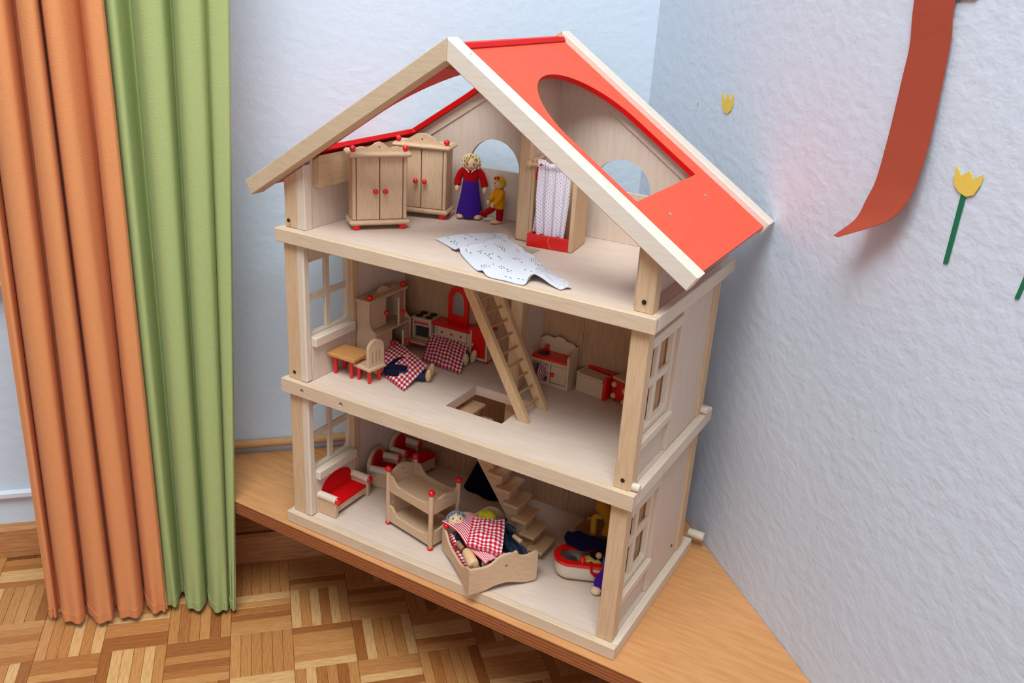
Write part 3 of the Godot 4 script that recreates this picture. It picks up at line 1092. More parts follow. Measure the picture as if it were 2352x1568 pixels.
func holed_prism_y(st: SurfaceTool, outer: PackedVector2Array, hole: PackedVector2Array, z0: float, z1: float, xf: Transform3D) -> void:   # split across the hole's other axis
	var lo := INF
	var hi := -INF
	for p in hole:
		lo = minf(lo, p.y)
		hi = maxf(hi, p.y)
	var m := (lo + hi) / 2
	for side in [[-9.0, m], [m, 9.0]]:
		var half := PackedVector2Array([Vector2(-9, side[0]), Vector2(9, side[0]), Vector2(9, side[1]), Vector2(-9, side[1])])
		for q in Geometry2D.intersect_polygons(outer, half):
			for w in Geometry2D.clip_polygons(q, hole):
				if not Geometry2D.is_polygon_clockwise(w):
					prism(st, w, z0, z1, 0.0, xf)

# ------------------------------------------------------------------ attic
const SIDE := Basis(Vector3(0, 0, 1), Vector3(0, 1, 0), Vector3(-1, 0, 0))   # polygon x becomes z, drawn out along -x

func red_ball(parent: Node3D, n: String, c: Vector3, r: float, m: Material = null) -> void:
	var st := ST()
	ball(st, c, Vector3.ONE * r, Basis(), 10, 16)
	part(parent, n, st, m if m else red())

func wardrobe(label: String, at: Vector3, deg: float, scalloped: bool) -> Node3D:
	var t := thing("toy_wardrobe", label, "toy wardrobe", at, deg, "wooden toy wardrobes in the attic")
	var st: SurfaceTool
	for x in [-0.0345, 0.0345]:
		for z in [-0.013, 0.0135]:
			st = ST()
			lathe(st, [Vector2(0, 0), Vector2(0.0052, 0), Vector2(0.0062, 0.0035), Vector2(0.0062, 0.0075), Vector2(0, 0.0075)], 16, Transform3D(Basis(), Vector3(x, 0, z)))
			part(t, "foot", st, red())
	st = ST()
	bx(st, -0.0453, 0.0453, 0.0075, 0.0145, -0.0222, 0.0227, 0.0026)
	part(t, "base_moulding", st, beech(0))
	for s in [-1, 1]:
		st = ST()
		bx(st, s * 0.0405, s * 0.0350, 0.0145, 0.1075, -0.0185, 0.0185, 0.0015)
		part(t, "side_panel", st, beech(1))
	st = ST()
	bx(st, -0.035, 0.035, 0.0145, 0.1075, -0.0185, -0.0155, 0.0003)
	part(t, "back_panel", st, beech(1))
	for s in [-1, 1]:
		st = ST()
		bx(st, s * 0.0340, s * 0.0006, 0.0152, 0.1068, 0.0135, 0.0172, 0.0007)
		var d := part(t, "door", st, beech(1))
		st = ST()
		rod(st, Vector3(s * 0.0072, 0.058, 0.017), Vector3(s * 0.0072, 0.058, 0.0205), 0.0018)
		ball(st, Vector3(s * 0.0072, 0.058, 0.0228), Vector3.ONE * 0.0041, Basis(), 10, 14)
		part(d, "knob", st, red())
	st = ST()
	bx(st, -0.0468, 0.0468, 0.1075, 0.1147, -0.0225, 0.0232, 0.0028)
	part(t, "top_moulding", st, beech(0))
	var out := []
	if scalloped:
		out = [Vector2(-0.034, 0.1147), Vector2(-0.0325, 0.119), Vector2(-0.028, 0.1215), Vector2(-0.022, 0.1212), Vector2(-0.0165, 0.1192), Vector2(-0.011, 0.1225), Vector2(-0.006, 0.1265), Vector2(0, 0.1282), Vector2(0.006, 0.1265), Vector2(0.011, 0.1225), Vector2(0.0165, 0.1192), Vector2(0.022, 0.1212), Vector2(0.028, 0.1215), Vector2(0.0325, 0.119), Vector2(0.034, 0.1147)]
	else:
		out = [Vector2(-0.031, 0.1147), Vector2(-0.030, 0.1165), Vector2(-0.0245, 0.1185), Vector2(-0.0175, 0.1238), Vector2(-0.009, 0.1284), Vector2(0, 0.1299), Vector2(0.009, 0.1284), Vector2(0.0175, 0.1238), Vector2(0.0245, 0.1185), Vector2(0.030, 0.1165), Vector2(0.031, 0.1147)]
	st = ST()
	holed_prism(st, curve2(out, 5), [arc(Vector2(0, 0.1212), Vector2(0.0016, 0.0016), 0, 352, 14)], 0.0085, 0.0135)
	part(t, "crown", st, beech(0))
	for s in [-1, 1]:
		st = ST()
		rod(st, Vector3(s * 0.0385, 0.1147, 0.0125), Vector3(s * 0.0385, 0.117, 0.0125), 0.0028)
		ball(st, Vector3(s * 0.0385, 0.1192, 0.0125), Vector3.ONE * 0.0046, Basis(), 10, 16)
		part(t, "ball_finial", st, red())
	return t

func skin() -> StandardMaterial3D:
	return plain("doll_wood", Color(0.86, 0.68, 0.49), 0.5)

func doll_face(head: MeshInstance3D, c: Vector3, r: float, basis: Basis, col: Color) -> void:
	for s in [-1, 1]:
		var st := ST()
		var d := basis * Vector3(s * 0.42, 0.08, 0.9).normalized()
		ball(st, c + d * r * 0.985, Vector3(r * 0.12, r * 0.14, r * 0.05), Basis.looking_at(-d, Vector3.UP), 6, 10)
		part(head, "eye", st, plain("eye_%s" % col.to_html(), col, 0.4))
	var st2 := ST()
	var nd := basis * Vector3(0, -0.18, 1).normalized()
	ball(st2, c + nd * r * 0.98, Vector3(r * 0.12, r * 0.13, r * 0.14), Basis.looking_at(-nd, Vector3.UP), 6, 10)
	part(head, "nose", st2, skin())
	st2 = ST()
	var pts := []
	for k in 7:
		var a := lerpf(-0.38, 0.38, k / 6.0)
		var d2 := basis * Vector3(sin(a), -0.5 - 0.14 * (1.0 - pow(a / 0.38, 2.0)), cos(a)).normalized()
		pts.append(c + d2 * r * 1.0)
	tube(st2, pts, [r * 0.035], 6)
	part(head, "mouth", st2, plain("mouth_red", Color(0.7, 0.16, 0.14), 0.5))

func yarn_hair(head: MeshInstance3D, c: Vector3, r: float, basis: Basis, m: Material, n: int, messy: float) -> void:
	var st := ST()
	ball(st, c + basis * Vector3(0, r * 0.16, -r * 0.2), Vector3(r * 1.02, r * 1.0, r * 0.98), basis, 10, 16)
	for k in n:
		var a := rng.randf_range(0, TAU)
		var e := rng.randf_range(-0.2, 1.0)
		var dirv := Vector3(sin(a) * cos(e), sin(e) * 0.9 + 0.35, cos(a) * cos(e) - 0.45).normalized()
		if dirv.z > 0.45 and dirv.y < 0.62:
			continue
		var d := basis * dirv
		var side := d.cross(Vector3(rng.randf() - 0.5, rng.randf() - 0.5, rng.randf() - 0.5)).normalized()
		var p0 := c + d * r * 1.0
		var p1 := c + d * r * (1.14 + messy * rng.randf()) + side * r * 0.2
		var p2 := c + d * r * (1.02 + messy * 0.4) + side * r * 0.55
		tube(st, smooth_line([p0, p1, p2, p2 + side * r * 0.2 - d * r * 0.1], 3), [r * 0.075], 5)
	part(head, "hair", st, m)

func attic_things() -> void:
	wardrobe("front wooden toy wardrobe with scalloped crown, red knobs and red ball feet", Vector3(0.1094, H3, -0.1046), 48.99, true)
	wardrobe("rear wooden toy wardrobe with one rounded arch crown, behind the scalloped one", Vector3(0.1207, H3, -0.2080), 18.1, false)
	mother_doll()
	child_doll()
	toy_shower()
	doily()

func mother_doll() -> void:
	var t := thing("doll", "standing doll with blonde hair, red sweater and long purple dress", "doll", Vector3(0.1865, H3, -0.2405), 25.0)
	var st: SurfaceTool
	for s in [-1, 1]:
		st = ST()
		ball(st, Vector3(s * 0.0138, 0.0042, 0.006), Vector3(0.0066, 0.0042, 0.0105))
		part(t, "shoe", st, skin())
	# purple dress: a flared skirt with soft folds
	st = ST()
	var rows := []
	var prof := [Vector2(0.0205, 0.0048), Vector2(0.0200, 0.010), Vector2(0.0182, 0.022), Vector2(0.0158, 0.034), Vector2(0.0142, 0.043), Vector2(0.0132, 0.052), Vector2(0.0118, 0.060), Vector2(0.0104, 0.0655)]
	for p in prof:
		var row := []
		for k in 28:
			var a := TAU * k / 28
			var w: float = 1.0 + 0.07 * sin(a * 5.0 + 0.6) * clampf((0.05 - p.y) / 0.045, 0.0, 1.0)
			row.append(Vector3(cos(a) * p.x * w, p.y + 0.0012 * sin(a * 3.0) * clampf((0.02 - p.y) / 0.02, 0, 1), sin(a) * p.x * w * 0.74))
		rows.append(row)
	for i in rows.size() - 1:
		for k in 28:
			var j := (k + 1) % 28
			oquad(st, rows[i][k], rows[i][j], rows[i + 1][j], rows[i + 1][k], Vector3(0, rows[i][k].y, 0), 1)
	for k in 28:
		var j := (k + 1) % 28
		otri(st, rows[0][k], rows[0][j], Vector3(0, 0.008, 0), Vector3(0, 0.03, 0), 2)
	part(t, "dress", st, felt("purple_felt", Color(0.235, 0.10, 0.48)))
	# red sweater with two sleeves
	st = ST()
	lathe(st, [Vector2(0, 0.058), Vector2(0.0118, 0.059), Vector2(0.0125, 0.066), Vector2(0.0135, 0.0735), Vector2(0.0105, 0.0785), Vector2(0.0055, 0.0805), Vector2(0, 0.081)], 22, Transform3D(Basis.from_scale(Vector3(1, 1, 0.72)), Vector3.ZERO))
	var sw := part(t, "sweater", st, felt("red_knit", Color(0.66, 0.03, 0.055)))
	for s in [-1, 1]:
		st = ST()
		var sh := [Vector3(s * 0.0105, 0.0765, 0.0), Vector3(s * 0.0155, 0.071, 0.0005), Vector3(s * 0.0195, 0.061, 0.0022), Vector3(s * 0.0196, 0.053, 0.0055)] if s < 0 else [Vector3(0.0105, 0.0765, 0.0), Vector3(0.0158, 0.071, 0.0), Vector3(0.0205, 0.061, 0.0015), Vector3(0.0230, 0.0525, 0.004)]
		tube(st, smooth_line(sh, 5), [0.0052, 0.0054, 0.0055, 0.0055, 0.0056, 0.0056, 0.0056, 0.0055, 0.0055, 0.0055, 0.0056, 0.0057, 0.0057, 0.0058, 0.0058, 0.0056], 14)
		part(sw, "sleeve", st, felt("red_knit", Color(0.66, 0.03, 0.055)))
		st = ST()
		ball(st, sh[3] + Vector3(s * 0.0004, -0.0052, 0.0022), Vector3(0.0040, 0.0062, 0.0042))
		part(t, "hand", st, skin())
	st = ST()
	var hc := Vector3(0, 0.0868, 0.0015)
	ball(st, hc, Vector3(0.0120, 0.0120, 0.0120), Basis(), 16, 24)
	var head := part(t, "head", st, skin())
	doll_face(head, hc, 0.0120, Basis(Vector3.UP, deg_to_rad(2.0)), Color(0.13, 0.19, 0.3))
	yarn_hair(head, hc, 0.0120, Basis(Vector3.RIGHT, deg_to_rad(-8.0)), felt("blonde_yarn", Color(0.88, 0.80, 0.60)), 110, 0.2)
	for s in [-1, 1]:
		st = ST()
		tube(st, smooth_line([Vector3(s * 0.002, 0.0745, 0.0108), Vector3(s * 0.0045, 0.0775, 0.0104), Vector3(s * 0.0085, 0.0795, 0.0068)], 4), [0.0007], 6)
		part(t, "collar_string", st, felt("white_yarn", Color(0.9, 0.88, 0.85)))

func child_doll() -> void:
	var t := thing("doll", "small child doll in yellow shirt and red trousers with one leg raised", "doll", Vector3(0.2385, H3, -0.2435), -38.0)
	var st: SurfaceTool
	st = ST()
	rod(st, Vector3(0.0035, 0.0055, 0.0), Vector3(0.003, 0.031, -0.001), 0.0052, 0.0062, 14)
	part(t, "trouser_leg", st, felt("red_felt", Color(0.62, 0.035, 0.06)))
	st = ST()
	tube(st, smooth_line([Vector3(-0.0035, 0.031, 0.0), Vector3(-0.006, 0.022, 0.009), Vector3(-0.010, 0.0155, 0.0165)], 5), [0.0056, 0.0052, 0.005], 12)
	part(t, "trouser_leg", st, felt("red_felt", Color(0.62, 0.035, 0.06)))
	st = ST()
	ball(st, Vector3(0.0030, 0.0034, 0.0055), Vector3(0.0052, 0.0034, 0.0105))
	part(t, "shoe", st, skin())
	st = ST()
	ball(st, Vector3(-0.0125, 0.0125, 0.0205), Vector3(0.0050, 0.0075, 0.0042), Basis(Vector3.RIGHT, 0.9))
	part(t, "shoe", st, felt("red_felt", Color(0.62, 0.035, 0.06)))
	st = ST()
	lathe(st, [Vector2(0, 0.024), Vector2(0.0098, 0.0245), Vector2(0.0104, 0.031), Vector2(0.0100, 0.041), Vector2(0.0096, 0.050), Vector2(0.0070, 0.0555), Vector2(0, 0.0575)], 20, Transform3D(Basis.from_scale(Vector3(1, 1, 0.8)), Vector3.ZERO))
	var shirt := part(t, "shirt", st, felt("yellow_felt", Color(0.85, 0.55, 0.05)))
	for s in [-1, 1]:
		st = ST()
		var pts := [Vector3(s * 0.0085, 0.053, 0.0), Vector3(s * 0.0118, 0.046, 0.003), Vector3(s * 0.0112, 0.038, 0.0085), Vector3(s * 0.0095, 0.0345, 0.012)]
		tube(st, smooth_line(pts, 4), [0.0038, 0.0042, 0.0044, 0.0044], 12)
		part(shirt, "sleeve", st, felt("yellow_felt", Color(0.85, 0.55, 0.05)))
		st = ST()
		ball(st, Vector3(s * 0.0088, 0.0318, 0.0145), Vector3(0.0032, 0.0046, 0.0034))
		part(t, "hand", st, skin())
	st = ST()
	var hc := Vector3(0, 0.0635, 0.002)
	ball(st, hc, Vector3.ONE * 0.0088, Basis(), 14, 20)
	var head := part(t, "head", st, skin())
	doll_face(head, hc, 0.0088, Basis(), Color(0.13, 0.15, 0.2))
	yarn_hair(head, hc, 0.0088, Basis(Vector3.RIGHT, deg_to_rad(-18.0)), felt("yellow_yarn", Color(0.86, 0.68, 0.2)), 70, 0.12)
	st = ST()
	ball(st, hc + Vector3(0, 0.0078, 0.0038), Vector3(0.0072, 0.0020, 0.0042), Basis(Vector3.RIGHT, 0.35), 8, 14)
	part(t, "red_bow", st, felt("red_felt", Color(0.62, 0.035, 0.06)))

func dotted() -> StandardMaterial3D:
	if mats.has("dotted_cotton"):
		return mats["dotted_cotton"]
	var im := Image.create(48, 48, false, Image.FORMAT_RGB8)
	im.fill(Color(0.93, 0.91, 0.93))
	for y in 48:
		for x in 48:
			for q in [Vector2(12, 12), Vector2(36, 36)]:
				if Vector2(x + 0.5, y + 0.5).distance_to(q) < 5.2:
					im.set_pixel(x, y, Color(0.80, 0.20, 0.26))
	return image_mat("dotted_cotton", im)

func toy_shower() -> void:
	var t := thing("toy_shower", "toy shower with red tray and white red-dotted curtain", "toy shower", Vector3(0.3332, H3, -0.1643), 7.9)
	var st: SurfaceTool
	var w := 0.0632
	st = ST()
	bx(st, 0, w, 0, 0.0185, -0.0045, 0, 0.0008)
	bx(st, 0, 0.0045, 0, 0.0185, -0.054, -0.0045, 0.0008)
	bx(st, w - 0.0045, w, 0, 0.0185, -0.054, -0.0045, 0.0008)
	bx(st, 0.0045, w - 0.0045, 0, 0.005, -0.054, -0.0045, 0.0)
	var tray := part(t, "tray", st, red())
	tray.set_meta("kind", "")
	tray.remove_meta("kind")
	st = ST()
	tube(st, smooth_line([Vector3(0.0345, 0.0178, 0.0), Vector3(0.0325, 0.013, 0.0003), Vector3(0.0335, 0.008, 0.0003), Vector3(0.0375, 0.001, 0.0003)], 5), [0.00035], 5)
	part(t, "loose_thread", st, plain("thread", Color(0.85, 0.6, 0.3), 0.8))
	st = ST()
	bx(st, w, w + 0.0065, 0, 0.122, -0.060, 0.0005, 0.0012)
	part(t, "side_panel", st, post(1))
	st = ST()
	bx(st, -0.0055, -0.0005, 0, 0.122, -0.060, -0.018, 0.0012)
	part(t, "side_panel", st, post(1))
	st = ST()
	bx(st, 0, w, 0, 0.122, -0.060, -0.0545, 0.001)
	part(t, "back_panel", st, post(1))
	st = ST()
	rod(st, Vector3(-0.012, 0.1150, -0.016), Vector3(w + 0.011, 0.1150, -0.016), 0.0028, -1.0, 12, 0.0005)
	rod(st, Vector3(-0.0125, 0.1150, -0.016), Vector3(-0.0055, 0.1150, -0.016), 0.0052, -1.0, 14, 0.0016)
	rod(st, Vector3(w + 0.0065, 0.1150, -0.016), Vector3(w + 0.0125, 0.1150, -0.016), 0.0052, -1.0, 14, 0.0016)
	part(t, "curtain_rod", st, skin())
	# the dotted curtain gathered on the rod
	st = ST()
	sheet(st, func(u: float, v: float) -> Vector3:
		var narrow := lerpf(0.0, 0.004, clampf(1.0 - v * 2.0, 0, 1))
		var x := lerpf(0.0065 + narrow, 0.0555 - narrow, u)
		var y := lerpf(0.0145, 0.1225, v)
		var amp := lerpf(0.0036, 0.0016, clampf(v * 1.15, 0, 1))
		var z := -0.0125 + amp * sin(u * 21.0 + 0.7 + 0.5 * sin(v * 3.0)) + 0.0012 * sin(u * 57.0) * clampf((v - 0.6) * 3.0, 0, 1)
		if v > 0.9:
			z += 0.0035 * sin((v - 0.9) / 0.1 * PI * 0.9)
		y += 0.0022 * sin(u * 11.0) * (1.0 - v) + 0.0025 * sin(u * 9.0 + 1.0) * clampf((v - 0.9) * 10.0, 0, 1)
		return Vector3(x, y, z), 56, 30, 0.0006, Vector2(11, 20))
	part(t, "curtain", st, dotted())
	st = ST()
	sheet(st, func(u: float, v: float) -> Vector3:
		return Vector3(lerpf(0.0005, 0.011, u) + 0.004 * v, lerpf(0.016, 0.055, v), -0.021 + 0.002 * sin(u * 9.0)), 8, 8, 0.0006, Vector2(2.2, 7))
	part(t, "curtain_edge", st, dotted())
	st = ST()
	tube(st, smooth_line([Vector3(0.0135, 0.1178, -0.0085), Vector3(0.0085, 0.1165, -0.0085), Vector3(0.0058, 0.108, -0.009), Vector3(0.0052, 0.0945, -0.0095)], 5), [0.0011], 8)
	part(t, "ribbon", st, felt("red_ribbon", Color(0.78, 0.03, 0.06)))

func crochet() -> StandardMaterial3D:
	var w := 520
	var h := 220
	var im := Image.create(w, h, false, Image.FORMAT_RGBA8)
	var r := RandomNumberGenerator.new()
	r.seed = 11
	for y in h:
		for x in w:
			var k := 0.90 - 0.05 * absf(sin(x * PI / 4.0)) - 0.04 * absf(sin(y * PI / 5.0 + x * 0.02)) - 0.03 * r.randf()
			im.set_pixel(x, y, Color(k, k, k * 1.01, 1.0))
	# little openings in the pattern: groups of square holes in rows
	for row in 22:
		for col in 52:
			var band := row in [2, 3, 6, 7, 10, 14, 15, 18, 19] and (int(col / 5) + row / 4) % 2 == 0
			var edge := row >= 17 and col > 30 and col < 46
			if (band and r.randf() < 0.6) or (edge and r.randf() < 0.8) or r.randf() < 0.03:
				var cx := col * 10 + 5 + (row % 2) * 3
				var cy := row * 10 + 5
				for dy in range(-2, 3):
					for dx in range(-2, 3):
						if absi(dx) + absi(dy) < 4:
							im.set_pixel(clampi(cx + dx, 0, w - 1), clampi(cy + dy, 0, h - 1), Color(0.85, 0.85, 0.85, 0.0))
	var m := image_mat("crochet_cotton", im, 0.95)
	m.transparency = BaseMaterial3D.TRANSPARENCY_ALPHA_SCISSOR
	m.alpha_scissor_threshold = 0.5
	return m

func doily() -> void:
	var c := Vector3(0.345, H3, -0.09)
	var t := thing("crochet_doily", "white crocheted lace doily lying rumpled over the attic floor opening", "doily", c)
	var low := [Vector3(0.216, 0.0012, -0.103), Vector3(0.248, 0.0014, -0.086), Vector3(0.270, 0.0035, -0.071), Vector3(0.278, 0.0072, -0.0705), Vector3(0.288, 0.0030, -0.0605), Vector3(0.312, 0.0014, -0.040), Vector3(0.340, 0.0014, -0.0175), Vector3(0.352, 0.0042, -0.0135), Vector3(0.366, 0.0016, -0.0042), Vector3(0.392, 0.0016, -0.0038), Vector3(0.418, 0.0016, -0.0048), Vector3(0.418, 0.0085, -0.016), Vector3(0.421, 0.0118, -0.0245), Vector3(0.433, 0.0082, -0.0265), Vector3(0.447, 0.0038, -0.0235), Vector3(0.463, 0.0012, -0.0185)]
	var high := [Vector3(0.2656, 0.0012, -0.190), Vector3(0.276, 0.0016, -0.1905), Vector3(0.286, 0.002, -0.1885), Vector3(0.293, 0.002, -0.180), Vector3(0.300, 0.002, -0.170), Vector3(0.315, 0.0016, -0.160), Vector3(0.335, 0.0016, -0.147), Vector3(0.348, 0.0016, -0.134), Vector3(0.365, 0.003, -0.122), Vector3(0.378, 0.0042, -0.110), Vector3(0.393, 0.003, -0.096), Vector3(0.410, 0.0016, -0.083), Vector3(0.425, 0.0016, -0.072), Vector3(0.440, 0.0016, -0.062), Vector3(0.458, 0.0012, -0.052), Vector3(0.4727, 0.0012, -0.0323)]
	var a := smooth_line(low, 6)
	var b := smooth_line(high, 6)
	var n := a.size() - 1
	var st := ST()
	sheet(st, func(u: float, v: float) -> Vector3:
		var i := int(round(u * n))
		var p: Vector3 = a[i].lerp(b[i], v)
		var ha: float = a[i].y
		var hb: float = b[i].y
		p.y = maxf(0.0011, ha * pow(1.0 - v, 1.8) + hb * v + 0.0012 * sin(v * PI) * (1.0 + sin(u * 17.0 + v * 4.0)) + 0.0011 * sin(v * PI) * (0.5 + 0.5 * sin(u * 40.0)))
		return p - Vector3(c.x, 0, c.z), n, 26, 0.0009)
	part(t, "lace", st, crochet())

# ------------------------------------------------------------------ middle floor
func cloth_pad(parent: Node3D, n: String, f: Callable, nu: int, nv: int, th: float, m: Material, uvs: Vector2, label := "") -> void:
	var st := ST()
	sheet(st, f, nu, nv, th, uvs)
	part(parent, n, st, m, label)

func check_red() -> StandardMaterial3D:
	return gingham("red_gingham", Color(0.70, 0.02, 0.07), 1)

func middle_things() -> void:
	toy_table()
	toy_chair()
	toy_hutch()
	toy_stove()
	toy_vanity()
	toy_sink()
	toy_chest()
	red_cabinet()
	ladder()
	# two dolls lying on the floor, each under a red checked blanket
	lying_doll("doll lying under the left red checked blanket, wooden feet towards the ladder", Vector3(0.190, H2, -0.133), 22.0, Color(0.17, 0.18, 0.27), true)
	lying_doll("doll lying under the right red checked blanket in front of the red vanity", Vector3(0.2085, H2, -0.222), -10.0, Color(0.28, 0.38, 0.55), false)
	blanket("red and white checked blanket beside the toy chair, tilted over a lying doll", Vector3(0.1305, H2, -0.131), [Vector3(0.080, 0.0025, -0.119), Vector3(0.183, 0.0020, -0.0745), Vector3(0.1800, 0.0190, -0.1405), Vector3(0.0770, 0.0220, -0.190)], Vector2(13, 9), 0.006)
	blanket("red and white checked blanket leaning in front of the red vanity", Vector3(0.166, H2, -0.212), [Vector3(0.139, 0.0030, -0.186), Vector3(0.2205, 0.0030, -0.1775), Vector3(0.1946, 0.0250, -0.2385), Vector3(0.1148, 0.0250, -0.2451)], Vector2(11, 9), 0.005)

func toy_table() -> void:
	var t := thing("toy_table", "honey coloured toy table with red tapered legs under the left window", "toy table", Vector3(0.0752, H2, -0.0745), 0.0)
	var st := ST()
	bx(st, -0.0272, 0.0278, 0.0330, 0.0397, -0.0215, 0.0222, 0.0014)
	part(t, "tabletop", st, wood("honey_beech", Color(0.80, 0.57, 0.335), Color(0.745, 0.50, 0.27), 0, 60.0, 6.0))
	for q in [[-0.020, 0.0085], [0.0125, 0.0085], [-0.020, -0.014], [0.0125, -0.014]]:
		st = ST()
		rod(st, Vector3(q[0], 0, q[1]), Vector3(q[0], 0.033, q[1]), 0.0028, 0.0046, 14)
		part(t, "leg", st, red())

func toy_chair() -> void:
	var t := thing("toy_chair", "small wooden toy chair with arched slotted back and red legs", "toy chair", Vector3(0.1135, H2, -0.0783), -7.3)
	var st := ST()
	bx(st, -0.0185, 0.0190, 0.0225, 0.0282, -0.0178, 0.0178, 0.0012)
	part(t, "seat", st, beech(0))
	for q in [[0.0105, 0.0105], [-0.0125, 0.0105], [0.0105, -0.0105], [-0.0125, -0.0105]]:
		st = ST()
		rod(st, Vector3(q[0], 0, q[1]), Vector3(q[0], 0.0226, q[1]), 0.0026, 0.0036, 12)
		part(t, "leg", st, red())
	# the arched back stands on the right end of the seat
	var poly := PackedVector2Array([Vector2(-0.0165, 0.0282), Vector2(0.0165, 0.0282), Vector2(0.0165, 0.058)])
	poly.append_array(arc(Vector2(0, 0.058), Vector2(0.0165, 0.0145), 0, 180, 20))
	var holes := []
	for z in [-0.0078, 0.0, 0.0078]:
		holes.append(PackedVector2Array([Vector2(z - 0.0013, 0.034), Vector2(z + 0.0013, 0.034), Vector2(z + 0.0013, 0.0535), Vector2(z - 0.0013, 0.0535)]))
	holes.append(arc(Vector2(0, 0.0625), Vector2(0.0022, 0.0022), 0, 352, 12))
	st = ST()
	holed_prism(st, poly, [holes[0], holes[1], holes[2]], -0.0155, -0.0105, Transform3D(SIDE, Vector3(0, 0, 0)))
	part(t, "backrest", st, beech(1))
	st = ST()
	bx(st, -0.012, 0.006, 0.0281, 0.0284, 0.0085, 0.0094, 0.0)
	part(t, "pencil_line", st, plain("red_line", Color(0.85, 0.3, 0.2), 0.7))

func toy_hutch() -> void:
	var t := thing("toy_hutch", "tall wooden toy hutch with stepped side, red balls on top and open doors", "toy cupboard", Vector3(0.0675, H2, -0.1765), 90.0)
	var st: SurfaceTool
	for x in [-0.0455, 0.0455]:
		for z in [-0.012, 0.012]:
			st = ST()
			lathe(st, [Vector2(0, 0), Vector2(0.0042, 0), Vector2(0.0042, 0.005), Vector2(0, 0.005)], 12, Transform3D(Basis(), Vector3(x, 0, z)))
			part(t, "foot", st, red())
	var prof := curve2([Vector2(0.0195, 0.0515), Vector2(0.0175, 0.0550), Vector2(0.0125, 0.0585), Vector2(0.0082, 0.0640), Vector2(0.0068, 0.0720)], 4)
	var side := PackedVector2Array([Vector2(-0.0185, 0.0045), Vector2(0.0195, 0.0045)])
	side.append_array(prof)
	side.append_array(PackedVector2Array([Vector2(0.0068, 0.104), Vector2(-0.0185, 0.104)]))
	for x in [-0.0455, 0.0500]:
		st = ST()
		prism(st, side, -x, -x + 0.0045, 0.0006, Transform3D(SIDE, Vector3.ZERO))
		part(t, "side_panel", st, beech(1))
	st = ST()
	bx(st, -0.0455, 0.0455, 0.0045, 0.104, -0.0185, -0.0160, 0.0)
	part(t, "back_panel", st, beech(1))
	for y in [[0.0045, 0.0085], [0.0490, 0.0530]]:
		st = ST()
		bx(st, -0.0456, 0.0456, y[0], y[1], -0.016, 0.0205, 0.0006)
		part(t, "shelf", st, beech(0))
	st = ST()
	bx(st, -0.0525, 0.0525, 0.104, 0.1085, -0.0195, 0.0105, 0.0012)
	part(t, "top_board", st, beech(0))
	st = ST()
	prism(st, curve2([Vector2(-0.038, 0.1085), Vector2(-0.034, 0.112), Vector2(-0.026, 0.1125), Vector2(-0.018, 0.1115), Vector2(-0.010, 0.1165), Vector2(0, 0.1195), Vector2(0.010, 0.1165), Vector2(0.018, 0.1115), Vector2(0.026, 0.1125), Vector2(0.034, 0.112), Vector2(0.038, 0.1085)], 4), -0.006, -0.0015, 0.0005)
	part(t, "crown", st, beech(0))
	for x in [-0.0445, 0.0445]:
		red_ball(t, "ball_finial", Vector3(x, 0.1128, 0.0045), 0.0052)
	# upper and lower doors: the near ones shut, the far ones ajar
	for q in [[0.0540, 0.1032, 0.0035, 28.0], [0.0095, 0.0482, 0.0165, 24.0]]:
		for s in [-1, 1]:
			st = ST()
			bx(st, 0.0 if s < 0 else -0.0435, 0.0435 if s < 0 else 0.0, q[0], q[1], -0.0015, 0.0015, 0.0005)
			var d := part(t, "door", st, beech(1))
			d.position = Vector3(s * 0.0452, 0, q[2])
			d.rotation.y = 0.0 if s < 0 else deg_to_rad(q[3])
			st = ST()
			var kx: float = 0.0385 if s < 0 else -0.0385
			rod(st, Vector3(kx, (q[0] + q[1]) / 2 - 0.002, 0.0012), Vector3(kx, (q[0] + q[1]) / 2 - 0.002, 0.0048), 0.0016, -1.0, 8)
			ball(st, Vector3(kx, (q[0] + q[1]) / 2 - 0.002, 0.0066), Vector3.ONE * 0.0042, Basis(), 8, 12)
			part(d, "knob", st, red())

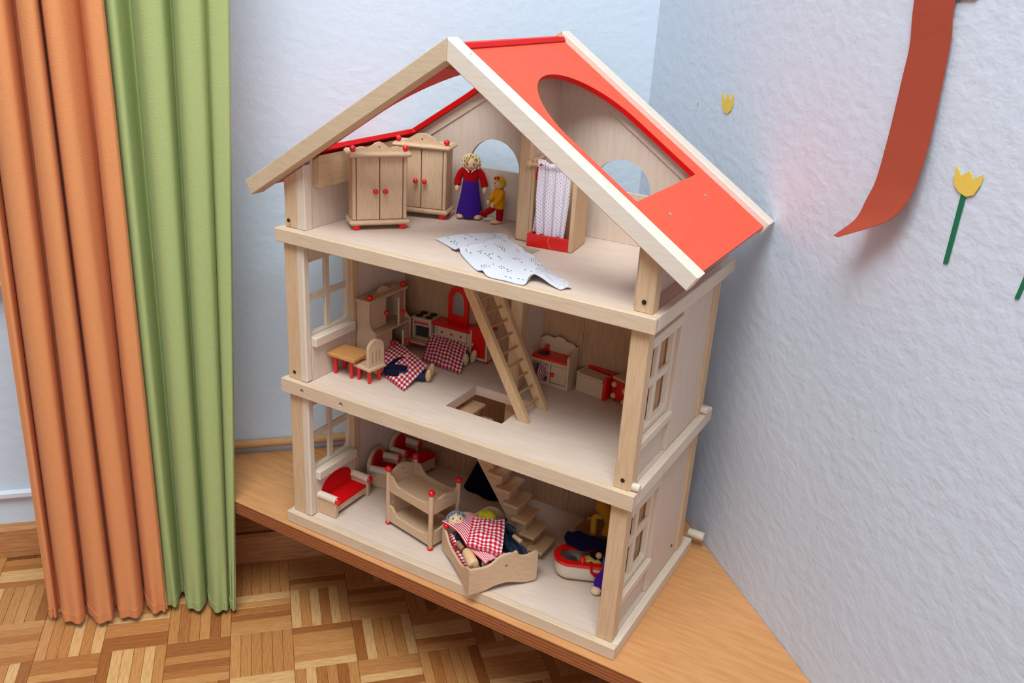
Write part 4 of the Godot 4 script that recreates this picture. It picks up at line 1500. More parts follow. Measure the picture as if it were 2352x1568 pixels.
func toy_stove() -> void:
	var t := thing("toy_stove", "wooden toy stove with four black burners and red control knobs", "toy stove", Vector3(0.0998, H2, -0.2522), 4.6)
	var st := ST()
	bx(st, -0.0190, -0.0145, 0.003, 0.0485, -0.0155, 0.0155, 0.0005)
	bx(st, 0.0145, 0.0190, 0.003, 0.0485, -0.0155, 0.0155, 0.0005)
	bx(st, -0.0145, 0.0145, 0.003, 0.0485, -0.0155, -0.0125, 0.0)
	bx(st, -0.0145, 0.0145, 0.003, 0.0170, -0.0125, 0.0155, 0.0)
	bx(st, -0.0145, 0.0145, 0.0385, 0.0485, -0.0125, 0.0155, 0.0)
	part(t, "body", st, beech(1))
	st = ST()
	bx(st, -0.0202, 0.0202, 0.0485, 0.0525, -0.016, 0.0172, 0.001)
	part(t, "hob", st, beech(0))
	for x in [-0.0095, 0.0095]:
		for z in [-0.0085, 0.0065]:
			st = ST()
			lathe(st, [Vector2(0.0066, 0.0525), Vector2(0.0066, 0.0538), Vector2(0.006, 0.0543), Vector2(0, 0.0543)], 20, Transform3D(Basis(), Vector3(x, 0, z)))
			part(t, "burner", st, plain("black_paint", Color(0.025, 0.025, 0.028), 0.45))
	for k in 5:
		st = ST()
		rod(st, Vector3(-0.0115 + k * 0.00575, 0.0440, 0.015), Vector3(-0.0115 + k * 0.00575, 0.0440, 0.0178), 0.0022, -1.0, 10, 0.0005)
		part(t, "control_knob", st, red())
	st = ST()
	bx(st, -0.0143, 0.0143, 0.0172, 0.0383, 0.0085, 0.0095, 0.0)
	part(t, "oven_glass", st, plain("oven_grey", Color(0.22, 0.21, 0.21), 0.25))
	st = ST()
	bx(st, -0.0180, 0.0180, 0.0115, 0.0150, 0.0155, 0.0335, 0.0006)
	var d := part(t, "oven_door", st, beech(0))
	st = ST()
	bx(st, -0.0180, 0.0180, 0.0095, 0.0114, 0.0300, 0.0335, 0.0004)
	part(d, "red_edge", st, red())
	for x in [-0.0145, 0.0145]:
		for z in [-0.011, 0.011]:
			st = ST()
			lathe(st, [Vector2(0, 0), Vector2(0.0036, 0), Vector2(0.0036, 0.0032), Vector2(0, 0.0032)], 12, Transform3D(Basis(), Vector3(x, 0, z)))
			part(t, "foot", st, red())

func toy_vanity() -> void:
	var t := thing("toy_vanity", "red topped toy vanity with drawers and an arched red mirror", "toy vanity", Vector3(0.176, H2, -0.2535), 0.0)
	var st := ST()
	bx(st, -0.0500, -0.0460, 0.004, 0.0465, -0.0155, 0.0135, 0.0005)
	bx(st, 0.0160, 0.0200, 0.004, 0.0465, -0.0155, 0.0135, 0.0005)
	bx(st, -0.046, 0.016, 0.004, 0.0465, -0.0155, -0.0125, 0.0)
	bx(st, -0.046, 0.016, 0.004, 0.008, -0.0125, 0.0125, 0.0)
	part(t, "body", st, beech(1))
	for k in 2:
		st = ST()
		bx(st, -0.0448, 0.0148, 0.0092 + k * 0.019, 0.0272 + k * 0.0185, 0.0, 0.0138, 0.0006)
		var d := part(t, "drawer", st, beech(0))
		for x in [-0.034, -0.015, 0.004]:
			st = ST()
			rod(st, Vector3(x, 0.0182 + k * 0.0188, 0.0136), Vector3(x, 0.0182 + k * 0.0188, 0.0158), 0.0021, -1.0, 10, 0.0006)
			part(d, "knob", st, red())
	st = ST()
	bx(st, -0.0565, 0.0225, 0.0465, 0.0520, -0.0158, 0.0165, 0.0012)
	part(t, "red_top", st, red())
	# arched mirror on the top
	var outer := PackedVector2Array([Vector2(-0.037, 0.052), Vector2(0.002, 0.052), Vector2(0.002, 0.092)])
	outer.append_array(arc(Vector2(-0.0175, 0.092), Vector2(0.0195, 0.0235), 0, 180, 24))
	var inner := PackedVector2Array([Vector2(-0.0295, 0.064), Vector2(-0.0055, 0.064), Vector2(-0.0055, 0.090)])
	inner.append_array(arc(Vector2(-0.0175, 0.090), Vector2(0.012, 0.0165), 0, 180, 20))
	st = ST()
	holed_prism(st, outer, [inner], -0.0120, -0.0070)
	part(t, "mirror_frame", st, red())
	st = ST()
	prism(st, inner, -0.0112, -0.0098, 0.0)
	var mm := plain("mirror_film", Color(0.72, 0.70, 0.68), 0.22)
	mm.metallic = 0.75
	part(t, "mirror", st, mm)
	# cupboard with a red door at the right end
	st = ST()
	bx(st, 0.0205, 0.0245, 0.004, 0.0540, -0.0155, 0.0135, 0.0005)
	bx(st, 0.0520, 0.0560, 0.004, 0.0540, -0.0155, 0.0135, 0.0005)
	bx(st, 0.0245, 0.052, 0.004, 0.008, -0.0155, 0.0135, 0.0)
	bx(st, 0.0245, 0.052, 0.004, 0.0540, -0.0155, -0.0125, 0.0)
	part(t, "cupboard_frame", st, beech(1))
	st = ST()
	bx(st, 0.0195, 0.0570, 0.0540, 0.0585, -0.0158, 0.0155, 0.001)
	part(t, "red_top", st, red())
	st = ST()
	bx(st, 0.0249, 0.0516, 0.0084, 0.0535, 0.0095, 0.0125, 0.0005)
	var dd := part(t, "red_door", st, red())
	st = ST()
	ball(st, Vector3(0.0275, 0.030, 0.0148), Vector3.ONE * 0.0026, Basis(), 8, 12)
	part(dd, "knob", st, beech(0))
	for x in [-0.047, 0.018, 0.053]:
		for z in [-0.011, 0.0095]:
			st = ST()
			lathe(st, [Vector2(0, 0), Vector2(0.0040, 0), Vector2(0.0040, 0.0042), Vector2(0, 0.0042)], 12, Transform3D(Basis(), Vector3(x, 0, z)))
			part(t, "foot", st, red())

func toy_sink() -> void:
	var t := thing("toy_washstand", "wooden toy washstand with wavy back, red top and hanging striped towel", "toy washstand", Vector3(0.3535, H2, -0.2455), 0.0)
	var st: SurfaceTool
	var side := PackedVector2Array([Vector2(-0.0165, 0), Vector2(0.017, 0), Vector2(0.017, 0.0555), Vector2(0.0145, 0.0575), Vector2(0.009, 0.0575), Vector2(0.0, 0.0595), Vector2(-0.0085, 0.0625), Vector2(-0.0165, 0.0645)])
	for x in [-0.0312, 0.0352]:
		st = ST()
		prism(st, side, -x, -x + 0.0042, 0.0006, Transform3D(SIDE, Vector3.ZERO))
		part(t, "side_panel", st, beech(1))
	st = ST()
	prism(st, curve2([Vector2(-0.034, 0.0), Vector2(-0.034, 0.058), Vector2(-0.031, 0.0665), Vector2(-0.025, 0.071), Vector2(-0.018, 0.0722), Vector2(-0.0105, 0.0705), Vector2(-0.004, 0.0738), Vector2(0.002, 0.0745), Vector2(0.008, 0.0730), Vector2(0.013, 0.0692), Vector2(0.021, 0.0690), Vector2(0.028, 0.0655), Vector2(0.033, 0.060), Vector2(0.034, 0.055), Vector2(0.034, 0.0)], 5), -0.0175, -0.0130, 0.0006)
	part(t, "back_panel", st, beech(1))
	st = ST()
	bx(st, -0.0310, 0.0310, 0.0430, 0.0482, -0.013, 0.0175, 0.0009)
	part(t, "red_top", st, red())
	st = ST()
	rod(st, Vector3(-0.0165, 0.0482, -0.0095), Vector3(-0.0165, 0.0585, -0.0095), 0.0026, -1.0, 12, 0.0006)
	rod(st, Vector3(-0.0165, 0.0572, -0.0105), Vector3(-0.0165, 0.0562, 0.0035), 0.0023, -1.0, 12, 0.0006)
	part(t, "faucet", st, red())
	st = ST()
	lathe(st, [Vector2(0.0095, 0.0483), Vector2(0.0090, 0.0489), Vector2(0.0082, 0.0484), Vector2(0.003, 0.0483), Vector2(0, 0.0483)], 20, Transform3D(Basis(), Vector3(-0.0165, 0, 0.003)))
	part(t, "basin", st, plain("basin_grey", Color(0.12, 0.1, 0.1), 0.35))
	st = ST()
	bx(st, -0.0310, 0.0310, 0.0, 0.0062, -0.013, 0.0165, 0.0005)
	part(t, "bottom_board", st, beech(0))
	st = ST()
	bx(st, -0.0310, 0.0310, 0.0375, 0.0430, 0.0130, 0.0165, 0.0004)
	part(t, "front_rail", st, beech(0))
	st = ST()
	bx(st, -0.0022, 0.0024, 0.0062, 0.0375, 0.0120, 0.0165, 0.0004)
	part(t, "mid_post", st, beech(1))
	st = ST()
	bx(st, 0.0034, 0.0302, 0.0070, 0.0368, 0.0118, 0.0156, 0.0007)
	var d := part(t, "door", st, beech(1))
	st = ST()
	ball(st, Vector3(0.0078, 0.0215, 0.0176), Vector3(0.0036, 0.0036, 0.0030), Basis(), 8, 14)
	part(d, "knob", st, red())
	# towel on a rod in the open half
	st = ST()
	rod(st, Vector3(-0.031, 0.0342, 0.0125), Vector3(-0.0022, 0.0342, 0.0125), 0.0011, -1.0, 8)
	part(t, "towel_rod", st, beech(0))
	cloth_pad(t, "towel", func(u: float, v: float) -> Vector3:
		var w := lerpf(0.0105, 0.0165, sin(v * PI) * 0.8) if v < 0.6 else lerpf(0.0155, 0.008, (v - 0.6) / 0.4)
		return Vector3(-0.0225 + 0.0045 * v + u * w + (0.006 if v > 0.4 and v < 0.9 else 0.0) * u, lerpf(0.0070, 0.0370, v) - 0.004 * u * (1.0 - v), 0.0150 + 0.0014 * sin(u * 6.0 + v * 5.0)), 12, 16, 0.0006, stripes("pink_stripe", Color(0.60, 0.08, 0.20), 1), Vector2(7, 1))

func toy_chest() -> void:
	var t := thing("toy_chest", "low wooden toy chest with red right side, between washstand and red cabinet", "toy chest", Vector3(0.4255, H2, -0.2520), -9.0)
	var st := ST()
	bx(st, -0.0260, 0.0235, 0.0, 0.0278, -0.014, 0.0142, 0.0006)
	part(t, "body", st, beech(0))
	st = ST()
	bx(st, -0.0275, -0.0225, 0.0, 0.0335, -0.0145, 0.0130, 0.0006)
	part(t, "side_panel", st, beech(1))
	st = ST()
	bx(st, -0.0222, 0.0232, 0.0286, 0.0325, -0.0110, 0.0158, 0.001)
	part(t, "lid", st, beech(0))
	st = ST()
	bx(st, 0.0236, 0.0298, 0.0, 0.0365, -0.0160, 0.0150, 0.0008)
	part(t, "red_side", st, red())
	st = ST()
	bx(st, -0.0225, 0.0298, 0.0328, 0.0372, -0.0162, -0.0108, 0.0008)
	part(t, "red_rail", st, red())

func red_cabinet() -> void:
	var t := thing("toy_cabinet", "red toy cabinet with round wooden knobs half hidden by the front right post", "toy cabinet", Vector3(0.4835, H2, -0.2515), -17.3)
	var st := ST()
	bx(st, -0.0232, 0.0232, 0.003, 0.0355, -0.0135, 0.0145, 0.001)
	part(t, "body", st, red())
	st = ST()
	bx(st, -0.0245, 0.0245, 0.0356, 0.0395, -0.0140, 0.0130, 0.001)
	part(t, "top_board", st, beech(0))
	for x in [-0.0170, 0.0045, 0.018]:
		for y in [0.0100, 0.0290]:
			st = ST()
			ball(st, Vector3(x, y - (0.004 if x > 0.0 else 0.0), 0.0162), Vector3(0.0048, 0.0048, 0.0042), Basis(), 10, 14)
			part(t, "knob", st, skin())
	red_ball(t, "red_ball", Vector3(0.004, 0.0435, -0.006), 0.0045)
	for x in [-0.018, 0.018]:
		st = ST()
		bx(st, x - 0.003, x + 0.003, 0, 0.003, -0.012, 0.013, 0.0)
		part(t, "foot", st, red())

func ladder() -> void:
	var t := thing("toy_ladder", "wooden toy ladder leaning from the middle floor up to the attic opening", "toy ladder", Vector3(0.385, H2, -0.124), 0.0)
	var base := Vector3(0.385, H2, -0.124)
	# each rail: a flat bar between its foot and its head, feet cut level
	var rails := []
	for q in [[Vector3(0.3838, H2, -0.1005), Vector3(0.2735, 0.4905, -0.0790)], [Vector3(0.3850, H2, -0.1550), Vector3(0.2790, 0.4905, -0.1355)]]:
		var a: Vector3 = q[0] - base
		var b: Vector3 = q[1] - base
		rails.append([a, b])
		var st := ST()
		var zw := Vector3(0, 0, 0.0042)
		var xw := Vector3(0.0083, 0, 0)
		var pa := [a - xw - zw, a + xw - zw, a + xw + zw, a - xw + zw]
		var pb := [b - xw - zw, b + xw - zw, b + xw + zw, b - xw + zw]
		var mid := (a + b) / 2
		oquad(st, pa[0], pa[1], pa[2], pa[3], mid)
		oquad(st, pb[0], pb[1], pb[2], pb[3], mid)
		for k in 4:
			var j := (k + 1) % 4
			oquad(st, pa[k], pa[j], pb[j], pb[k], mid)
		part(t, "rail", st, wood("ladder_pine", Color(0.84, 0.69, 0.52), Color(0.80, 0.635, 0.455), 1, 40.0, 6.0))
	for k in 11:
		var f := (0.0165 + k * 0.0195) / (0.4905 - H2)
		if f > 0.97:
			break
		var p: Vector3 = rails[0][0].lerp(rails[0][1], f)
		var q2: Vector3 = rails[1][0].lerp(rails[1][1], f)
		var st2 := ST()
		rod(st2, p + Vector3(0, 0, -0.0035), q2 + Vector3(0, 0, 0.0035), 0.0020, -1.0, 12)
		part(t, "rung", st2, wood("rung_beech", Color(0.76, 0.58, 0.41), Color(0.70, 0.51, 0.34), 2, 40.0, 6.0))

func lying_doll(label: String, at: Vector3, deg: float, col: Color, raised_arm: bool) -> void:
	# lies on its back, feet at the origin pointing up and along +x, head towards -x
	var t := thing("doll", label, "doll", at, deg)
	var st: SurfaceTool
	var tro := felt("denim_%s" % col.to_html(), col)
	for s in [-1, 1]:
		st = ST()
		tube(st, smooth_line([Vector3(-0.048, 0.0092, s * 0.005), Vector3(-0.024, 0.0082, s * 0.0068), Vector3(-0.004, 0.0078, s * 0.0085)], 5), [0.0068, 0.0066, 0.0064], 14)
		part(t, "trouser_leg", st, tro)
		st = ST()
		ball(st, Vector3(0.0012, 0.0128, s * 0.0098), Vector3(0.0052, 0.0122, 0.0062), Basis(Vector3.RIGHT, s * 0.16) * Basis(Vector3.BACK, -0.14), 14, 18)
		part(t, "foot", st, skin())
	st = ST()
	tube(st, smooth_line([Vector3(-0.036, 0.0098, 0), Vector3(-0.056, 0.0105, 0), Vector3(-0.0725, 0.0098, 0)], 5), [0.0088, 0.0098, 0.0102, 0.0102, 0.0100, 0.0096, 0.0092, 0.0085, 0.0072, 0.006, 0.005], 16)
	part(t, "torso", st, felt("navy_jumper", Color(0.08, 0.09, 0.16)))
	st = ST()
	ball(st, Vector3(-0.0845, 0.0108, 0), Vector3.ONE * 0.0106, Basis(), 12, 18)
	part(t, "head", st, skin())
	for s in [-1, 1]:
		st = ST()
		var e := Vector3(-0.046, 0.0085, s * 0.0125)
		if raised_arm and s < 0:
			e = Vector3(-0.050, 0.0175, -0.030)
		tube(st, smooth_line([Vector3(-0.069, 0.0102, s * 0.0085), (Vector3(-0.069, 0.0102, s * 0.0085) + e) / 2 + Vector3(0, 0.002, s * 0.002), e], 4), [0.0048, 0.005, 0.005], 12)
		part(t, "sleeve", st, felt("navy_jumper", Color(0.08, 0.09, 0.16)))
		st = ST()
		var d := (e - Vector3(-0.069, 0.0102, s * 0.0085)).normalized()
		rod(st, e - d * 0.001, e + d * 0.0125, 0.0036, 0.0040, 12, 0.0014)
		part(t, "hand", st, skin())

func blanket(label: String, at: Vector3, c: Array, uvs: Vector2, bulge: float) -> void:
	var t := thing("checked_blanket", label, "blanket", at, 0.0)
	var st := ST()
	sheet(st, func(u: float, v: float) -> Vector3:
		var p: Vector3 = c[0].lerp(c[1], u).lerp(c[3].lerp(c[2], u), v)
		p.y += bulge * sin(u * PI) * sin(v * PI * 0.9) + 0.0007 * sin(u * 19.0 + v * 7.0)
		return p - Vector3(at.x, 0, at.z), 26, 20, 0.0022, uvs)
	part(t, "cloth", st, check_red())

# ------------------------------------------------------------------ ground floor
func soft_seat(label: String, n: String, cat: String, at: Vector3, deg: float, w: float, d: float, grp: String) -> void:
	# faces local +z; w along x, d along z
	var t := thing(n, label, cat, at, deg, grp)
	var st: SurfaceTool
	var hx := w / 2
	var hz := d / 2
	var al := 0.0082   # arm width
	for s in [-1, 1]:
		st = ST()
		bx(st, s * hx, s * (hx - al), 0, 0.0285, -hz + 0.006, hz - 0.003, 0.0008)
		var arm := part(t, "armrest", st, beech(1))
		st = ST()
		rod(st, Vector3(s * (hx - al * 0.5), 0.0330, -hz + 0.006), Vector3(s * (hx - al * 0.5), 0.0330, hz - 0.002), 0.0066, -1.0, 18)
		part(arm, "arm_roll", st, pale(2))
		st = ST()
		ball(st, Vector3(s * (hx - al * 0.5), 0.0330, hz - 0.002), Vector3(0.0064, 0.0064, 0.0052), Basis(), 12, 18)
		part(arm, "red_cap", st, red())
	st = ST()
	bx(st, -hx + al, hx - al, 0.007, 0.0195, hz - 0.0105, hz - 0.0055, 0.0006)
	part(t, "front_rail", st, beech(0))
	st = ST()
	bx(st, -hx + al, hx - al, 0.0180, 0.0225, -hz + 0.007, hz - 0.005, 0.0012)
	part(t, "seat", st, felt("red_seat", Color(0.82, 0.01, 0.035)))
	# arched back with a red pad
	var rise := 0.0265 if w > 0.08 else 0.0235
	var outer := PackedVector2Array([Vector2(-hx, 0), Vector2(hx, 0), Vector2(hx, 0.0365)])
	outer.append_array(arc(Vector2(0, 0.0365), Vector2(hx, rise), 0, 180, 28))
	st = ST()
	prism(st, outer, -hz, -hz + 0.0065, 0.0012)
	part(t, "backrest", st, beech(1))
	var pad := PackedVector2Array([Vector2(-hx + al, 0.0225), Vector2(hx - al, 0.0225), Vector2(hx - al, 0.0365)])
	pad.append_array(arc(Vector2(0, 0.0365), Vector2(hx - al, rise - 0.005), 0, 180, 24))
	st = ST()
	prism(st, pad, -hz + 0.0064, -hz + 0.0092, 0.0008)
	part(t, "back_pad", st, felt("red_seat", Color(0.82, 0.01, 0.035)))

func ground_things() -> void:
	soft_seat("red and wood toy sofa with arched back nearest the front left post", "toy_sofa", "toy sofa", Vector3(0.0620, H1, -0.0722), 90.0, 0.0925, 0.0475, "")
	soft_seat("dark red toy armchair with wooden roll arms behind the sofa", "toy_armchair", "toy armchair", Vector3(0.0705, H1, -0.1722), 104.0, 0.0600, 0.0400, "red toy armchairs on the ground floor")
	soft_seat("rear red toy armchair against the back wall beside the red topped stool", "toy_armchair", "toy armchair", Vector3(0.0660, H1, -0.2415), 92.0, 0.0520, 0.0380, "red toy armchairs on the ground floor")
	toy_stool()
	bunk_bed()
	toy_bed()
	staircase()
	bathtub()
	cloths()
	bench_and_horse()

func toy_stool() -> void:
	var t := thing("toy_side_table", "small wooden toy side table with dark red top and red feet", "toy table", Vector3(0.1085, H1, -0.2385), -12.0)
	var st := ST()
	bx(st, -0.0142, 0.0142, 0.004, 0.0262, -0.0175, 0.0175, 0.0008)
	part(t, "body", st, beech(1))
	st = ST()
	bx(st, -0.0158, 0.0158, 0.0262, 0.0305, -0.0198, 0.0198, 0.001)
	part(t, "red_top", st, felt("red_seat", Color(0.82, 0.01, 0.035)))
	for x in [-0.0115, 0.0115]:
		for z in [-0.0145, 0.0145]:
			st = ST()
			lathe(st, [Vector2(0, 0), Vector2(0.0036, 0), Vector2(0.0036, 0.0042), Vector2(0, 0.0042)], 12, Transform3D(Basis(), Vector3(x, 0, z)))
			part(t, "foot", st, red())

func bunk_bed() -> void:
	var t := thing("toy_bunk_bed", "wooden toy bunk bed with red balls on its four posts", "toy bunk bed", Vector3(0.2168, H1, -0.0843), -11.8)
	var w := 0.0502
	var d := 0.0295
	var st: SurfaceTool
	for x in [-1, 1]:
		for z in [-1, 1]:
			st = ST()
			rod(st, Vector3(x * w, 0.004, z * d), Vector3(x * w, 0.0995, z * d), 0.0039, -1.0, 16, 0.0006)
			var p := part(t, "post", st, beech(1))
			st = ST()
			ball(st, Vector3(x * w, 0.1038, z * d), Vector3.ONE * 0.0055, Basis(), 12, 18)
			part(p, "red_ball", st, red())
			st = ST()
			lathe(st, [Vector2(0, 0), Vector2(0.0040, 0.0002), Vector2(0.0050, 0.0022), Vector2(0.0048, 0.0050), Vector2(0.0036, 0.0062), Vector2(0, 0.0062)], 14, Transform3D(Basis(), Vector3(x * w, 0, z * d)))
			part(p, "red_foot", st, red())
	for lv in [0.0, 0.0570]:
		# long side boards, dipping behind the head end
		var dip := curve2([Vector2(-w + 0.003, 0.0372 + lv), Vector2(-w + 0.010, 0.0362 + lv), Vector2(-w + 0.018, 0.0285 + lv), Vector2(-w + 0.026, 0.0235 + lv), Vector2(-0.004, 0.0232 + lv), Vector2(w - 0.026, 0.0238 + lv), Vector2(w - 0.012, 0.0265 + lv), Vector2(w - 0.003, 0.0335 + lv)], 5)
		dip.append(Vector2(w - 0.003, 0.0072 + lv))
		dip.append(Vector2(-w + 0.003, 0.0072 + lv))
		for z in [-1, 1]:
			st = ST()
			prism(st, dip, z * d - 0.0021, z * d + 0.0021, 0.0007)
			part(t, "side_board", st, beech(0))
		# end boards: a high curved one at the head, a low one at the foot
		for x in [-1, 1]:
			var hump := 0.0475 if x < 0 else 0.0335
			var ends := curve2([Vector2(-d + 0.003, (0.0385 if x < 0 else 0.0325) + lv), Vector2(-d * 0.72, (0.0395 if x < 0 else 0.0300) + lv), Vector2(-d * 0.3, hump - 0.002 + lv), Vector2(0, hump + lv), Vector2(d * 0.3, hump - 0.002 + lv), Vector2(d * 0.72, (0.0395 if x < 0 else 0.0300) + lv), Vector2(d - 0.003, (0.0385 if x < 0 else 0.0325) + lv)], 5)
			ends.append(Vector2(d - 0.003, 0.0072 + lv))
			ends.append(Vector2(-d + 0.003, 0.0072 + lv))
			st = ST()
			holed_prism(st, ends, [arc(Vector2(0, 0.0268 + lv) if x > 0 else Vector2(0, 0.0380 + lv), Vector2(0.0018, 0.0018), 0, 352, 12)], -x * w - 0.0021, -x * w + 0.0021, Transform3D(SIDE, Vector3.ZERO))
			part(t, "end_board", st, beech(2))
		st = ST()
		bx(st, -w + 0.002, w - 0.002, 0.0105 + lv, 0.0140 + lv, -d + 0.002, d - 0.002, 0.0)
		part(t, "bed_base", st, beech(0))

const BED := Vector3(0.3569, H1, -0.0620)
const BED_DEG := 53.2

func toy_bed() -> void:
	var t := thing("toy_bed", "wooden toy bed with wavy footboard sticking out over the front edge", "toy bed", BED, BED_DEG)
	var st: SurfaceTool
	var foot := curve2([Vector2(-0.055, 0.0462), Vector2(-0.045, 0.0452), Vector2(-0.032, 0.0445), Vector2(-0.020, 0.0480), Vector2(-0.008, 0.0570), Vector2(0.004, 0.0605), Vector2(0.016, 0.0588), Vector2(0.028, 0.0525), Vector2(0.037, 0.0508), Vector2(0.046, 0.0528), Vector2(0.0535, 0.0545)], 6)
	foot.append_array(PackedVector2Array([Vector2(0.055, 0.0530), Vector2(0.055, 0.0065), Vector2(0.0535, 0.0040)]))
	foot.append_array(curve2([Vector2(0.047, 0.0032), Vector2(0.036, 0.0036), Vector2(0.026, 0.0058), Vector2(0.012, 0.0098), Vector2(-0.002, 0.0108), Vector2(-0.016, 0.0088), Vector2(-0.028, 0.0048), Vector2(-0.038, 0.0034), Vector2(-0.055, 0.0030)], 5))
	st = ST()
	holed_prism(st, foot, [arc(Vector2(0.004, 0.0405), Vector2(0.0023, 0.0023), 0, 352, 16)], 0.0555, 0.0605)
	part(t, "footboard", st, beech(0))
	var head := curve2([Vector2(-0.055, 0.046), Vector2(-0.048, 0.0475), Vector2(-0.036, 0.0610), Vector2(-0.022, 0.0655), Vector2(-0.008, 0.0612), Vector2(0.0, 0.0580), Vector2(0.010, 0.0625), Vector2(0.024, 0.0665), Vector2(0.038, 0.0605), Vector2(0.048, 0.0490), Vector2(0.055, 0.0465)], 6)
	head.append_array(PackedVector2Array([Vector2(0.055, 0.003), Vector2(-0.055, 0.003)]))
	st = ST()
	prism(st, head, -0.0605, -0.0555, 0.0007)
	part(t, "headboard", st, beech(0))
	var side := curve2([Vector2(0.0555, 0.0455), Vector2(0.044, 0.0415), Vector2(0.032, 0.0335), Vector2(0.016, 0.0300), Vector2(-0.016, 0.0300), Vector2(-0.032, 0.0335), Vector2(-0.046, 0.0420), Vector2(-0.0555, 0.0455)], 5)
	side.append_array(curve2([Vector2(-0.0555, 0.0035), Vector2(-0.040, 0.0045), Vector2(-0.02, 0.0085), Vector2(0.02, 0.0085), Vector2(0.040, 0.0045), Vector2(0.0555, 0.0035)], 4))
	for x in [-0.0550, 0.0510]:
		st = ST()
		prism(st, side, -x - 0.004, -x, 0.0006, Transform3D(SIDE, Vector3.ZERO))
		part(t, "side_board", st, beech(2))
	st = ST()
	bx(st, -0.051, 0.051, 0.0125, 0.0165, -0.0555, 0.0555, 0.0)
	part(t, "bed_base", st, beech(2))
	for q in [[-0.046, 0.050], [0.046, 0.050], [-0.046, -0.050], [0.046, -0.050]]:
		st = ST()
		rod(st, Vector3(q[0], 0.0, q[1]), Vector3(q[0], 0.0126, q[1]), 0.0040, -1.0, 12, 0.001)
		part(t, "peg_foot", st, pale(1))
	red_ball(t, "red_ball", Vector3(-0.0515, 0.0500, -0.0520), 0.0046)
	# bedding and dolls, each a thing of its own, in the bed's own axes
	var m := thing("bed_mattress", "red checked mattress inside the wavy toy bed under the dolls", "mattress", BED, BED_DEG)
	cloth_pad(m, "cloth", func(u: float, v: float) -> Vector3:
		return Vector3(lerpf(-0.0495, 0.0495, u), 0.0215 + 0.003 * sin(u * PI) * sin(v * PI) + 0.0008 * sin(u * 9.0) * sin(v * 12.0), lerpf(0.0545, -0.0545, v)), 18, 18, 0.0085, check_red(), Vector2(13, 14))
	var pl := thing("bed_pillow", "small red checked pillow at the head of the toy bed", "pillow", BED, BED_DEG)
	cloth_pad(pl, "cloth", func(u: float, v: float) -> Vector3:
		return Vector3(lerpf(-0.048, -0.020, u), 0.031 + 0.004 * sin(u * PI) * sin(v * PI), lerpf(-0.018, -0.052, v)), 12, 12, 0.006, check_red(), Vector2(4, 5))
	bed_doll("doll with blue-grey hair peeping over the striped blanket in the toy bed", Vector3(-0.030, 0.0, 0.0), Color(0.085, 0.115, 0.17), felt("grey_blue_hair", Color(0.52, 0.56, 0.66)), Color(0.13, 0.42, 0.38), false)
	bed_doll("doll with yellow hair under the checked quilt in the toy bed", Vector3(0.0165, 0.0, 0.002), Color(0.055, 0.07, 0.10), felt("lemon_yarn", Color(0.78, 0.72, 0.16)), Color(0.2, 0.25, 0.4), true)
	striped_blanket()
	quilt()
	shiny_bundle()

